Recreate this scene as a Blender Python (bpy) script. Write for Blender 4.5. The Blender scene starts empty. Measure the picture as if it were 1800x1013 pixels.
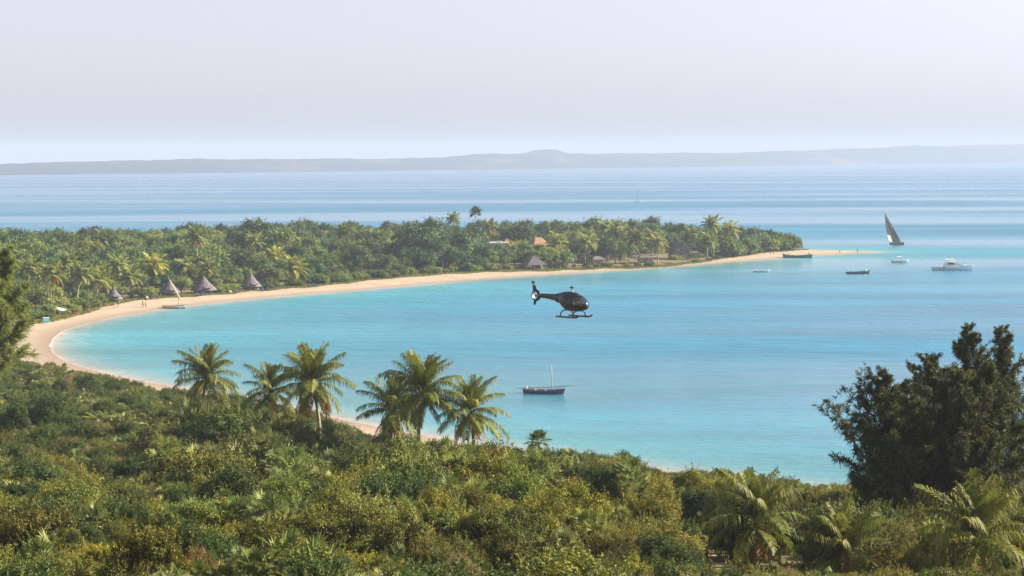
import bpy, bmesh, math, random
import numpy as np
from mathutils import Vector, Matrix

# ------------------------------------------------------------------ camera
F = 3600.0                    # focal length in pixels of the 1800 px wide photograph
CAMZ = 40.0
HAZE = 1.4e-4               # thickness of the hazy air, per metre
PITCH = math.atan((506.5 - 276.5) / F)
ROLL = 0.004
scene = bpy.context.scene
COL = scene.collection
_f = Vector((0, math.cos(PITCH), -math.sin(PITCH)))
_r0 = Vector((1, 0, 0)); _u0 = Vector((0, math.sin(PITCH), math.cos(PITCH)))
_r = _r0 * math.cos(ROLL) - _u0 * math.sin(ROLL)
_u = _u0 * math.cos(ROLL) + _r0 * math.sin(ROLL)
camd = bpy.data.cameras.new('camera'); cam = bpy.data.objects.new('camera', camd); COL.objects.link(cam)
M = Matrix((( _r.x, _u.x, -_f.x, 0), (_r.y, _u.y, -_f.y, 0), (_r.z, _u.z, -_f.z, CAMZ), (0, 0, 0, 1)))
cam.matrix_world = M
camd.sensor_width = 36.0; camd.lens = 36.0 * F / 1800.0
camd.clip_start = 0.5; camd.clip_end = 60000
scene.camera = cam

# ------------------------------------------------------------------ sky, sun, exposure
SUN_AZ = math.radians(78)     # to the right of the view direction
SUN_EL = math.radians(28)
SKY_SAT = 0.28; SKY_TINT = (1.0, 0.945, 0.985, 1)
world = bpy.data.worlds.new('World'); scene.world = world; world.use_nodes = True
wn = world.node_tree.nodes; wl = world.node_tree.links
bg = wn['Background']; sky = wn.new('ShaderNodeTexSky'); sky.sky_type = 'NISHITA'
sky.sun_disc = False; sky.sun_elevation = SUN_EL; sky.sun_rotation = SUN_AZ
sky.air_density = 0.7; sky.dust_density = 1.0; sky.ozone_density = 4.5; sky.altitude = 0
# milky air: the blue is paler than in a clear sky
hsv = wn.new('ShaderNodeHueSaturation'); hsv.inputs['Saturation'].default_value = SKY_SAT
tnt = wn.new('ShaderNodeMix'); tnt.data_type = 'RGBA'; tnt.blend_type = 'MULTIPLY'; tnt.inputs[0].default_value = 1.0; tnt.inputs[7].default_value = SKY_TINT
wl.new(sky.outputs[0], hsv.inputs['Color']); wl.new(hsv.outputs[0], tnt.inputs[6])
wl.new(tnt.outputs[2], bg.inputs[0]); bg.inputs[1].default_value = 0.061
sund = bpy.data.lights.new('sun', 'SUN'); sun = bpy.data.objects.new('sun', sund); COL.objects.link(sun)
sund.energy = 5.0; sund.angle = math.radians(0.53); sund.color = (1.0, 0.86, 0.68)
sdir = Vector((math.sin(SUN_AZ) * math.cos(SUN_EL), math.cos(SUN_AZ) * math.cos(SUN_EL), math.sin(SUN_EL)))
sun.rotation_euler = sdir.to_track_quat('Z', 'Y').to_euler(); sun.location = sdir * 200
scene.view_settings.view_transform = 'Standard'; scene.view_settings.look = 'None'
scene.view_settings.gamma = 1.0; scene.view_settings.use_curve_mapping = False
scene.view_settings.exposure = 1.6
scene.render.engine = 'CYCLES'
cy = scene.cycles
cy.use_denoising = True; cy.max_bounces = 6; cy.diffuse_bounces = 3; cy.glossy_bounces = 3
cy.transmission_bounces = 4; cy.transparent_max_bounces = 6; cy.volume_bounces = 1
cy.caustics_reflective = False; cy.caustics_refractive = False
cy.sample_clamp_indirect = 4.0

# ------------------------------------------------------------------ pixel helpers
def ray(px, py):
    return (_f * F + _r * (px - 900.0) + _u * (506.5 - py)).normalized()
def G(px, py, z=0.0):
    """point on the horizontal plane z seen at that pixel"""
    d = ray(px, py); t = (z - CAMZ) / d.z
    return Vector((d.x * t, d.y * t, z))
def P(px, py, dist):
    """point at that pixel at ground distance dist (along y)"""
    d = ray(px, py); t = dist / d.y
    return Vector((d.x * t, d.y * t, CAMZ + d.z * t))
def pix(x, y, z):
    v = Vector((x, y, z - CAMZ)); w = v.dot(_f)
    return 900 + F * v.dot(_r) / w, 506.5 - F * v.dot(_u) / w
def pixv(x, y, z):
    x = np.asarray(x, float); y = np.asarray(y, float); z = np.asarray(z, float) - CAMZ
    w = x * _f.x + y * _f.y + z * _f.z
    return (900 + F * (x * _r.x + y * _r.y + z * _r.z) / w,
            506.5 - F * (x * _u.x + y * _u.y + z * _u.z) / w)

# ------------------------------------------------------------------ mesh helpers
def new_mesh(name, V, Fc, tint=None, smooth=False, mats=(), midx=None):
    me = bpy.data.meshes.new(name)
    me.from_pydata([tuple(v) for v in V] if not isinstance(V, np.ndarray) else V.tolist(), [], [list(f) for f in Fc] if not isinstance(Fc, np.ndarray) else Fc.tolist())
    if tint is not None:
        a = me.attributes.new('tint', 'FLOAT', 'POINT'); a.data.foreach_set('value', np.asarray(tint, np.float32))
    if smooth:
        me.polygons.foreach_set('use_smooth', [True] * len(me.polygons))
    for m in mats: me.materials.append(m)
    if midx is not None: me.polygons.foreach_set('material_index', midx)
    me.update()
    return me
def link(name, data, parent=None, loc=None, rot=None, scale=None, mat=None):
    o = bpy.data.objects.new(name, data); COL.objects.link(o)
    if parent is not None: o.parent = parent
    if loc is not None: o.location = loc
    if rot is not None: o.rotation_euler = rot
    if scale is not None: o.scale = scale if hasattr(scale, '__len__') else (scale,) * 3
    if mat is not None and not data.materials: data.materials.append(mat)
    return o
def tag(o, label=None, cat=None, group=None, kind=None):
    if label: o['label'] = label
    if cat: o['category'] = cat
    if group: o['group'] = group
    if kind: o['kind'] = kind
    return o
def thing(name, label, cat, loc=(0, 0, 0), rz=0, group=None, scale=None):
    o = link(name, None, None, loc, (0, 0, rz), scale); o.empty_display_size = 0.3
    return tag(o, label, cat, group)

class MB:
    """collects shapes into one mesh"""
    def __init__(s): s.V = []; s.F = []
    def add(s, V, Fc):
        n = len(s.V); s.V += [tuple(v) for v in V]; s.F += [[i + n for i in f] for f in Fc]; return s
    def box(s, c, size, rz=0, ry=0, taper=1.0):
        cx, cyy, cz = c; a, b, h = size[0] / 2, size[1] / 2, size[2] / 2
        R = Matrix.Rotation(rz, 3, 'Z') @ Matrix.Rotation(ry, 3, 'Y'); V = []
        for z, k in ((-h, 1), (h, taper)):
            for x, y in ((-a, -b), (a, -b), (a, b), (-a, b)):
                v = R @ Vector((x * k, y * k, z)); V.append((cx + v.x, cyy + v.y, cz + v.z))
        return s.add(V, [(3, 2, 1, 0), (4, 5, 6, 7), (0, 1, 5, 4), (1, 2, 6, 5), (2, 3, 7, 6), (3, 0, 4, 7)])
    def tube(s, pts, radii, n=8, cap=True):
        pts = [Vector(p) for p in pts]
        if not hasattr(radii, '__len__'): radii = [radii] * len(pts)
        V = []; Fc = []; up = Vector((0.13, 0.07, 1)).normalized()
        for i, p in enumerate(pts):
            t = (pts[min(i + 1, len(pts) - 1)] - pts[max(i - 1, 0)]).normalized()
            a = t.cross(up if abs(t.dot(up)) < 0.95 else Vector((1, 0, 0))).normalized(); b = t.cross(a)
            for k in range(n):
                an = 2 * math.pi * k / n; V.append(p + (a * math.cos(an) + b * math.sin(an)) * radii[i])
        for i in range(len(pts) - 1):
            for k in range(n):
                k2 = (k + 1) % n; Fc.append((i * n + k, i * n + k2, (i + 1) * n + k2, (i + 1) * n + k))
        if cap:
            Fc.append(tuple(range(n))[::-1]); Fc.append(tuple((len(pts) - 1) * n + k for k in range(n)))
        return s.add(V, Fc)
    def lathe(s, prof, c=(0, 0, 0), n=16, sx=1, sy=1):
        V = []; Fc = []
        for r, z in prof:
            for k in range(n):
                an = 2 * math.pi * k / n; V.append((c[0] + r * sx * math.cos(an), c[1] + r * sy * math.sin(an), c[2] + z))
        for i in range(len(prof) - 1):
            for k in range(n):
                k2 = (k + 1) % n; Fc.append((i * n + k, i * n + k2, (i + 1) * n + k2, (i + 1) * n + k))
        Fc.append(tuple(range(n))[::-1]); Fc.append(tuple((len(prof) - 1) * n + k for k in range(n)))
        return s.add(V, Fc)
    def prism(s, poly, y0, y1):
        """polygon in x,z extruded along y"""
        n = len(poly); V = [(x, y0, z) for x, z in poly] + [(x, y1, z) for x, z in poly]
        Fc = [tuple(range(n)), tuple(range(2 * n - 1, n - 1, -1))] + [(i, i + n, (i + 1) % n + n, (i + 1) % n) for i in range(n)]
        return s.add(V, Fc)
    def build(s, name, mat, parent=None, smooth=False, **kw):
        me = new_mesh(name, s.V, s.F, smooth=smooth)
        return link(name, me, parent, mat=mat, **kw)

def copy_tree(o, parent=None):
    c = o.copy(); COL.objects.link(c); c.parent = parent
    for ch in o.children: copy_tree(ch, c)
    return c

# ------------------------------------------------------------------ materials
def mat_new(name):
    m = bpy.data.materials.new(name); m.use_nodes = True
    nt = m.node_tree; b = nt.nodes['Principled BSDF']; return m, nt, b
def plain(name, col, rough=0.6, spec=0.4, metal=0.0, noise=0.0, nscale=3.0):
    m, nt, b = mat_new(name)
    b.inputs['Roughness'].default_value = rough; b.inputs['Metallic'].default_value = metal
    b.inputs['Specular IOR Level'].default_value = spec
    if noise:
        tc = nt.nodes.new('ShaderNodeTexCoord'); nz = nt.nodes.new('ShaderNodeTexNoise'); nz.inputs['Scale'].default_value = nscale
        nz.inputs['Detail'].default_value = 5
        nt.links.new(tc.outputs['Object'], nz.inputs['Vector'])
        cr = nt.nodes.new('ShaderNodeValToRGB'); cr.color_ramp.elements[0].position = 0.3; cr.color_ramp.elements[1].position = 0.7
        cr.color_ramp.elements[0].color = tuple(c * (1 - noise) for c in col) + (1,)
        cr.color_ramp.elements[1].color = tuple(min(1, c * (1 + noise)) for c in col) + (1,)
        nt.links.new(nz.outputs['Fac'], cr.inputs[0]); nt.links.new(cr.outputs[0], b.inputs['Base Color'])
    else:
        b.inputs['Base Color'].default_value = tuple(col) + (1,)
    return m
def leaf(name, c0, c1, c2, trans=0.3, rough=0.5, spec=0.35, var=0.35):
    """foliage: colour by leaf tint, varied from plant to plant"""
    m, nt, b = mat_new(name); N = nt.nodes; L = nt.links
    c0, c1, c2 = [(c[0] * 1.32, c[1] * 1.29, c[2] * 0.92) for c in (c0, c1, c2)]
    at = N.new('ShaderNodeAttribute'); at.attribute_name = 'tint'
    cr = N.new('ShaderNodeValToRGB'); e = cr.color_ramp.elements
    e[0].position = 0.0; e[0].color = tuple(c0) + (1,); e[1].position = 1.0; e[1].color = tuple(c2) + (1,)
    k = e.new(0.5); k.color = tuple(c1) + (1,)
    L.new(at.outputs['Fac'], cr.inputs[0])
    oi = N.new('ShaderNodeObjectInfo')
    hs = N.new('ShaderNodeHueSaturation')
    mr = N.new('ShaderNodeMapRange'); mr.inputs[3].default_value = 1 - var; mr.inputs[4].default_value = 1 + var
    L.new(oi.outputs['Random'], mr.inputs[0]); L.new(mr.outputs[0], hs.inputs['Value'])
    ml = N.new('ShaderNodeMath'); ml.operation = 'MULTIPLY'; ml.inputs[1].default_value = 7.31
    fr = N.new('ShaderNodeMath'); fr.operation = 'FRACT'; L.new(oi.outputs['Random'], ml.inputs[0]); L.new(ml.outputs[0], fr.inputs[0])
    mh = N.new('ShaderNodeMapRange'); mh.inputs[3].default_value = 0.49; mh.inputs[4].default_value = 0.515
    L.new(fr.outputs[0], mh.inputs[0]); L.new(mh.outputs[0], hs.inputs['Hue'])
    L.new(cr.outputs[0], hs.inputs['Color'])
    mx = N.new('ShaderNodeMix'); mx.data_type = 'RGBA'; mx.blend_type = 'MULTIPLY'; mx.inputs[0].default_value = 1
    L.new(hs.outputs[0], mx.inputs[6]); L.new(oi.outputs['Color'], mx.inputs[7])
    L.new(mx.outputs[2], b.inputs['Base Color'])
    b.inputs['Roughness'].default_value = rough; b.inputs['Specular IOR Level'].default_value = spec
    tr = N.new('ShaderNodeBsdfTranslucent'); L.new(mx.outputs[2], tr.inputs[0])
    ms = N.new('ShaderNodeMixShader'); ms.inputs[0].default_value = trans
    L.new(b.outputs[0], ms.inputs[1]); L.new(tr.outputs[0], ms.inputs[2])
    L.new(ms.outputs[0], N['Material Output'].inputs['Surface'])
    return m

MT = {}
MT['bark'] = plain('bark', (0.16, 0.12, 0.09), 0.85, 0.2, noise=0.4, nscale=6)
MT['palm_bark'] = plain('palm_bark', (0.30, 0.25, 0.20), 0.85, 0.2, noise=0.3, nscale=5)
MT['twig'] = plain('twig', (0.09, 0.07, 0.05), 0.9, 0.1, noise=0.3)
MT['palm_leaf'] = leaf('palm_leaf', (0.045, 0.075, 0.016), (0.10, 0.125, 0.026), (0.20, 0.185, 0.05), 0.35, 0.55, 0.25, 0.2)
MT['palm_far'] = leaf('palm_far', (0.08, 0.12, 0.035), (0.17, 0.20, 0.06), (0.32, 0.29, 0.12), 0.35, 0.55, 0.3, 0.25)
MT['palm_dead'] = leaf('palm_dead', (0.13, 0.08, 0.03), (0.22, 0.135, 0.05), (0.32, 0.21, 0.09), 0.25, 0.7, 0.2, 0.2)
MT['palm_skirt'] = leaf('palm_skirt', (0.20, 0.11, 0.04), (0.32, 0.185, 0.065), (0.42, 0.27, 0.10), 0.3, 0.7, 0.2, 0.2)
MT['fan_leaf'] = leaf('fan_leaf', (0.055, 0.085, 0.030), (0.12, 0.145, 0.055), (0.25, 0.26, 0.13), 0.3, 0.55, 0.25, 0.3)
MT['shrub'] = leaf('shrub', (0.040, 0.058, 0.012), (0.088, 0.105, 0.020), (0.165, 0.165, 0.042), 0.22, 0.6, 0.25, 0.4)
MT['shrub_olive'] = leaf('shrub_olive', (0.06, 0.07, 0.02), (0.115, 0.12, 0.033), (0.20, 0.19, 0.06), 0.22, 0.6, 0.25, 0.3)
MT['shrub_dark'] = leaf('shrub_dark', (0.022, 0.042, 0.013), (0.045, 0.075, 0.02), (0.085, 0.105, 0.030), 0.25, 0.6, 0.25, 0.3)
MT['dry'] = leaf('dry', (0.10, 0.085, 0.06), (0.16, 0.13, 0.085), (0.24, 0.20, 0.12), 0.2, 0.8, 0.15, 0.25)
MT['tree'] = leaf('tree', (0.034, 0.072, 0.020), (0.072, 0.128, 0.030), (0.15, 0.19, 0.05), 0.25, 0.5, 0.35, 0.45)
MT['tree_dark'] = leaf('tree_dark', (0.018, 0.045, 0.018), (0.036, 0.078, 0.026), (0.075, 0.125, 0.04), 0.2, 0.5, 0.35, 0.4)
MT['tree_light'] = leaf('tree_light', (0.065, 0.105, 0.026), (0.13, 0.17, 0.04), (0.25, 0.26, 0.08), 0.3, 0.5, 0.35, 0.35)
MT['needle'] = leaf('needle', (0.018, 0.032, 0.014), (0.046, 0.062, 0.024), (0.18, 0.155, 0.06), 0.3, 0.6, 0.25, 0.2)
MT['needle_light'] = leaf('needle_light', (0.10, 0.13, 0.05), (0.19, 0.215, 0.08), (0.30, 0.30, 0.12), 0.45, 0.6, 0.25, 0.1)
MT['bougain'] = leaf('bougain', (0.14, 0.03, 0.04), (0.24, 0.05, 0.06), (0.16, 0.12, 0.05), 0.3, 0.6, 0.2, 0.1)
MT['grass'] = leaf('grass', (0.10, 0.12, 0.035), (0.17, 0.18, 0.05), (0.30, 0.27, 0.10), 0.3, 0.6, 0.2, 0.1)
MT['thatch'] = plain('thatch', (0.145, 0.135, 0.14), 0.95, 0.1, noise=0.35, nscale=2.5)
MT['thatch_warm'] = plain('thatch_warm', (0.27, 0.17, 0.10), 0.95, 0.1, noise=0.3, nscale=2.5)
MT['wall_warm'] = plain('wall_warm', (0.42, 0.22, 0.14), 0.9, 0.1, noise=0.2)
MT['wood'] = plain('wood', (0.26, 0.17, 0.10), 0.8, 0.2, noise=0.3)
MT['wood_pale'] = plain('wood_pale', (0.50, 0.42, 0.32), 0.8, 0.2, noise=0.2)
MT['white'] = plain('white_paint', (0.80, 0.80, 0.78), 0.35, 0.5)
MT['white_cloth'] = plain('white_cloth', (0.78, 0.76, 0.72), 0.9, 0.1)
MT['tan_cloth'] = plain('tan_cloth', (0.42, 0.33, 0.20), 0.9, 0.1)
MT['blue_hull'] = plain('blue_hull', (0.03, 0.075, 0.23), 0.55, 0.4, noise=0.2)
MT['red_hull'] = plain('red_hull', (0.30, 0.04, 0.06), 0.6, 0.3, noise=0.2)
MT['green_hull'] = plain('green_hull', (0.05, 0.16, 0.13), 0.6, 0.3, noise=0.2)
MT['cream_trim'] = plain('cream_trim', (0.62, 0.55, 0.42), 0.6, 0.3)
MT['dark'] = plain('dark', (0.02, 0.022, 0.028), 0.5, 0.4)
MT['rubber'] = plain('rubber', (0.035, 0.045, 0.055), 0.6, 0.3)
MT['grey_metal'] = plain('grey_metal', (0.35, 0.36, 0.38), 0.4, 0.5, 0.6)
MT['glass_dark'] = plain('glass_dark', (0.03, 0.04, 0.05), 0.08, 0.6)
MT['blue_fabric'] = plain('blue_fabric', (0.05, 0.07, 0.22), 0.9, 0.1)
MT['cyan'] = plain('cyan_plastic', (0.12, 0.45, 0.65), 0.6, 0.3)
MT['red_brown'] = plain('red_brown', (0.22, 0.08, 0.05), 0.9, 0.1, noise=0.3)
MT['roof_blue'] = plain('roof_blue', (0.30, 0.38, 0.46), 0.5, 0.4)

# ------------------------------------------------------------------ the land's outline
def gx(px, D): return ((px - 900.0) / F * D, D)
SHORE_PX = [(1548, 443.5), (1490, 446), (1425, 450), (1360, 455), (1290, 460), (1240, 464.5), (1180, 469.5), (1050, 478), (900, 487.5), (800, 495), (700, 504),
            (600, 512.5), (500, 520.5), (400, 530), (330, 538), (270, 546), (200, 557.5), (150, 569), (112, 580), (93, 594), (86, 608),
            (93, 622), (112, 634), (140, 645), (200, 660), (262, 673), (420, 699), (520, 718), (610, 740), (700, 758), (800, 777),
            (880, 788), (1030, 810), (1130, 824), (1250, 840), (1440, 862), (1800, 908), (2300, 980)]
shore = [tuple(G(a, b, 0).xy) for a, b in SHORE_PX]
BACK = [gx(-700, 930), gx(-200, 925), gx(60, 900), gx(140, 880), gx(260, 905), gx(500, 930), gx(800, 955), gx(1000, 960), gx(1150, 945),
        gx(1300, 910), gx(1400, 878), gx(1470, 863), gx(1520, 857)]
LAND = shore + [(300, 120), (420, -300), (-700, -300), (-800, 500)] + BACK
LP = np.array(LAND)
def seg_dist(P2, poly, closed=True):
    A = poly; B = np.roll(poly, -1, 0)
    if not closed: A, B = A[:-1], B[:-1]
    out = np.full(len(P2), 1e12)
    for a, b in zip(A, B):
        ab = b - a; t = np.clip(((P2 - a) @ ab) / max(ab @ ab, 1e-9), 0, 1)
        d = P2 - (a + t[:, None] * ab); out = np.minimum(out, (d * d).sum(1))
    return np.sqrt(out)
def inside(P2, poly):
    x, y = P2[:, 0], P2[:, 1]; c = np.zeros(len(P2), bool); n = len(poly)
    for i in range(n):
        x1, y1 = poly[i]; x2, y2 = poly[(i + 1) % n]
        k = ((y1 > y) != (y2 > y)) & (x < (x2 - x1) * (y - y1) / (y2 - y1 + 1e-12) + x1); c ^= k
    return c
def sdist(P2):
    d = seg_dist(P2, LP); return np.where(inside(P2, LP), d, -d)
_rng = np.random.default_rng(5)
_W = [(_rng.uniform(-1, 1, 2), _rng.uniform(0, 6.28)) for _ in range(14)]
def wav(P2, scale):
    v = 0
    for i, (k, ph) in enumerate(_W):
        k = k / np.linalg.norm(k); v = v + np.sin((P2 @ k) * (2 * math.pi / (scale * (0.55 + 0.11 * i))) + ph)
    return v / 5.3
def sstep(a, b, x):
    t = np.clip((x - a) / (b - a), 0, 1); return t * t * (3 - 2 * t)
def height(P2, sd=None):
    P2 = np.asarray(P2, float).reshape(-1, 2)
    if sd is None: sd = sdist(P2)
    D = np.hypot(P2[:, 0] * 0.6, np.maximum(P2[:, 1], 0)); s = np.maximum(sd, 0)
    q = np.maximum(D - 90, 0); r = s / (s + q + 1e-6)
    near = np.interp(D, [0, 3, 22, 48, 90], [38.3, 38.2, 30.5, 25, 20.5])
    zf = np.where(D < 90, near, 20.5 * r ** 0.76 * (0.28 + 0.72 * sstep(3, 42, s)) + 0.0)
    zf = zf + wav(P2, 34) * 0.7 * sstep(12, 40, s) * sstep(30, 80, D)
    zp = 1.9 * (1 - np.exp(-s / 22.0)) + 3.2 * sstep(55, 140, s) + wav(P2, 70) * 0.8 * sstep(60, 120, s)
    w = sstep(400, 520, P2[:, 1] + 0.0 * P2[:, 0])
    z = zf * (1 - w) + zp * w
    return np.where(sd < 0, np.maximum(sd * 0.07, -6.0), z + 0.0)
def hz(x, y): return float(height([[x, y]])[0])
def T(px, py):
    """terrain point under a pixel (first hit marching away from the camera)"""
    d = ray(px, py); ts = np.linspace(60, 1100, 1500) / d.y
    X = np.stack([d.x * ts, d.y * ts], 1); Z = CAMZ + d.z * ts; H = np.maximum(height(X), 0)
    i = int(np.argmax(Z <= H)); return Vector((X[i, 0], X[i, 1], H[i]))

VEG_PX = [(-160, 560), (-40, 556), (72, 556), (140, 541), (180, 531), (250, 521), (340, 514), (400, 509.5), (500, 501.5), (600, 493), (650, 488),
          (775, 477.5), (850, 474), (975, 469), (1050, 466), (1130, 462.5), (1200, 457.5), (1250, 452), (1290, 447), (1350, 440), (1408, 436)]
vegline = [tuple(G(a, b, 1.9).xy) for a, b in VEG_PX]
VEG = np.array(vegline + [gx(1400, 862), gx(1300, 893), gx(1150, 927), gx(1000, 942), gx(800, 938), gx(500, 914), gx(260, 890), gx(140, 866), gx(60, 885), gx(-160, 905)])
def vegmask(P2, sd):
    a = inside(P2, VEG); b = (P2[:, 1] < 470) & (sd > 7.5 + 1.8 * wav(P2, 18))
    # a bare bit of beach shows between the palms
    return a, b

def axis(lo, hi, step, far_lo, far_hi, g=1.35):
    mid = list(np.arange(lo, hi + 0.1, step)); a = [lo]; s = step
    while a[-1] > far_lo: s *= g; a.append(max(a[-1] - s, far_lo))
    b = [hi]; s = step
    while b[-1] < far_hi: s *= g; b.append(min(b[-1] + s, far_hi))
    return np.array(a[:0:-1] + mid + b[1:])
def grid(xs, ys):
    X, Y = np.meshgrid(xs, ys); n, m = len(ys), len(xs)
    I = np.arange(n * m).reshape(n, m)
    Fc = np.stack([I[:-1, :-1].ravel(), I[:-1, 1:].ravel(), I[1:, 1:].ravel(), I[1:, :-1].ravel()], 1)
    return np.stack([X.ravel(), Y.ravel()], 1), Fc
# ground
P2, Fc = grid(axis(-300, 250, 2.8, -760, 480), axis(52, 980, 2.8, -320, 1010))
sd = sdist(P2); Z = height(P2, sd)
ground_me = new_mesh('ground', np.column_stack([P2, Z]), Fc, smooth=True)
va, vb = vegmask(P2, sd)
vd = np.minimum(seg_dist(P2, VEG), 60)
veg = np.where(va, np.clip(vd / 5, 0.15, 1), 0.0); veg = np.where(vb, np.maximum(veg, np.clip((sd - 7) / 5, 0, 1)), veg)
at = ground_me.attributes.new('veg', 'FLOAT', 'POINT'); at.data.foreach_set('value', veg.astype(np.float32))

m, nt, b = mat_new('sand_ground'); N = nt.nodes; L = nt.links
geo = N.new('ShaderNodeNewGeometry'); sep = N.new('ShaderNodeSeparateXYZ'); L.new(geo.outputs['Position'], sep.inputs[0])
def noise(nt, vec, scale, detail=4, rough=0.55):
    n = nt.nodes.new('ShaderNodeTexNoise'); n.inputs['Scale'].default_value = scale; n.inputs['Detail'].default_value = detail
    n.inputs['Roughness'].default_value = rough
    if vec is not None: nt.links.new(vec, n.inputs['Vector'])
    return n
def ramp(nt, fac, stops):
    r = nt.nodes.new('ShaderNodeValToRGB'); e = r.color_ramp.elements
    while len(e) < len(stops): e.new(0.5)
    for k, (p, c) in enumerate(stops): e[k].position = p; e[k].color = tuple(c) + (1,)
    nt.links.new(fac, r.inputs[0]); return r
def mixc(nt, fac, a, b):
    x = nt.nodes.new('ShaderNodeMix'); x.data_type = 'RGBA'
    for s, v in ((0, fac), (6, a), (7, b)):
        if hasattr(v, 'default_value') or hasattr(v, 'is_linked'): nt.links.new(v, x.inputs[s])
        else: x.inputs[s].default_value = v
    return x.outputs[2]
n1 = noise(nt, geo.outputs['Position'], 0.12); n2 = noise(nt, geo.outputs['Position'], 1.7, 6)
dry = ramp(nt, n1.outputs['Fac'], [(0.3, (0.315, 0.262, 0.195)), (0.7, (0.385, 0.324, 0.248))])
wet = N.new('ShaderNodeMapRange'); wet.inputs[1].default_value = 0.0; wet.inputs[2].default_value = 0.42; wet.inputs[3].default_value = 1; wet.inputs[4].default_value = 0
L.new(sep.outputs[2], wet.inputs[0])
sandc = mixc(nt, wet.outputs[0], dry.outputs[0], (0.235, 0.18, 0.142, 1))
# strand lines of weed and twigs left by the tide, and trampled sand
zn = math0 = N.new('ShaderNodeMath'); zn.operation = 'MULTIPLY_ADD'; L.new(n1.outputs['Fac'], zn.inputs[0]); zn.inputs[1].default_value = 0.5; L.new(sep.outputs[2], zn.inputs[2])
sl_ = ramp(nt, zn.outputs[0], [(0.0, (0, 0, 0)), (0.93, (0, 0, 0)), (0.96, (1, 1, 1)), (1.0, (0, 0, 0))])
tw = noise(nt, geo.outputs['Position'], 0.8, 5); tr_ = ramp(nt, tw.outputs['Fac'], [(0.48, (0, 0, 0)), (0.62, (1, 1, 1))])
mu = N.new('ShaderNodeMath'); mu.operation = 'MULTIPLY'; L.new(sl_.outputs[0], mu.inputs[0]); L.new(tr_.outputs[0], mu.inputs[1])
mu2 = N.new('ShaderNodeMath'); mu2.operation = 'MULTIPLY'; L.new(mu.outputs[0], mu2.inputs[0]); mu2.inputs[1].default_value = 0.7
sandc = mixc(nt, mu2.outputs[0], sandc, (0.13, 0.10, 0.06, 1))
soil = ramp(nt, n2.outputs['Fac'], [(0.35, (0.085, 0.085, 0.035)), (0.5, (0.16, 0.135, 0.06)), (0.62, (0.22, 0.17, 0.10)), (0.72, (0.46, 0.37, 0.27))])
va_ = N.new('ShaderNodeAttribute'); va_.attribute_name = 'veg'
mm = N.new('ShaderNodeMath'); mm.operation = 'ADD'; L.new(va_.outputs['Fac'], mm.inputs[0])
ms = N.new('ShaderNodeMapRange'); ms.inputs[1].default_value = 0.3; ms.inputs[2].default_value = 0.7; ms.inputs[3].default_value = -0.45; ms.inputs[4].default_value = 0.45
L.new(n2.outputs['Fac'], ms.inputs[0]); L.new(ms.outputs[0], mm.inputs[1])
st = N.new('ShaderNodeMapRange'); st.inputs[1].default_value = 0.25; st.inputs[2].default_value = 0.6; L.new(mm.outputs[0], st.inputs[0])
L.new(mixc(nt, st.outputs[0], sandc, soil.outputs[0]), b.inputs['Base Color'])
b.inputs['Roughness'].default_value = 0.9; b.inputs['Specular IOR Level'].default_value = 0.15
bp = N.new('ShaderNodeBump'); bp.inputs['Strength'].default_value = 0.35; bp.inputs['Distance'].default_value = 0.25
n3 = noise(nt, geo.outputs['Position'], 0.9, 5); L.new(n3.outputs['Fac'], bp.inputs['Height']); L.new(bp.outputs[0], b.inputs['Normal'])
tag(link('ground', ground_me, mat=m), kind='structure')

# ------------------------------------------------------------------ sea
P2, Fc = grid(axis(-330, 330, 5, -14000, 14000, 1.3), axis(180, 1150, 5, -900, 15500, 1.3))
sd = sdist(P2)
keep = (sd[Fc].max(1) < 3)
# the middle of the island carries no water: only faces that reach the shore stay
Fk = Fc[~(sd[Fc].min(1) > 6)]
sea_me = new_mesh('sea', np.column_stack([P2, np.zeros(len(P2))]), Fk, smooth=True)
at = sea_me.attributes.new('shore', 'FLOAT', 'POINT'); at.data.foreach_set('value', (-sd).astype(np.float32))
m, nt, b = mat_new('sea_water'); N = nt.nodes; L = nt.links
geo = N.new('ShaderNodeNewGeometry')
sh = N.new('ShaderNodeAttribute'); sh.attribute_name = 'shore'
def mapping(nt, vec, sc, rz=0):
    mp = nt.nodes.new('ShaderNodeMapping'); mp.inputs['Scale'].default_value = sc; mp.inputs['Rotation'].default_value = (0, 0, rz)
    nt.links.new(vec, mp.inputs[0]); return mp.outputs[0]
def math_(nt, op, a, b=None, c=None):
    x = nt.nodes.new('ShaderNodeMath'); x.operation = op
    for i, v in enumerate((a, b, c)):
        if v is None: continue
        if isinstance(v, (int, float)): x.inputs[i].default_value = v
        else: nt.links.new(v, x.inputs[i])
    return x.outputs[0]
# bottom seen through the water: pale sand by the shore, turquoise shelf, blue channel
patch = noise(nt, mapping(nt, geo.outputs['Position'], (0.006, 0.012, 1)), 1.0, 4)
offs = math_(nt, 'MULTIPLY', math_(nt, 'SUBTRACT', patch.outputs['Fac'], 0.5), 260.0)
near_ = N.new('ShaderNodeMapRange'); near_.inputs[1].default_value = 10; near_.inputs[2].default_value = 90; L.new(sh.outputs['Fac'], near_.inputs[0])
dd = math_(nt, 'ADD', sh.outputs['Fac'], math_(nt, 'MULTIPLY', offs, near_.outputs[0]))
lg = math_(nt, 'DIVIDE', math_(nt, 'LOGARITHM', math_(nt, 'MAXIMUM', math_(nt, 'ADD', dd, 1.0), 1.0), 2.718), 8.0)
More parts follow.
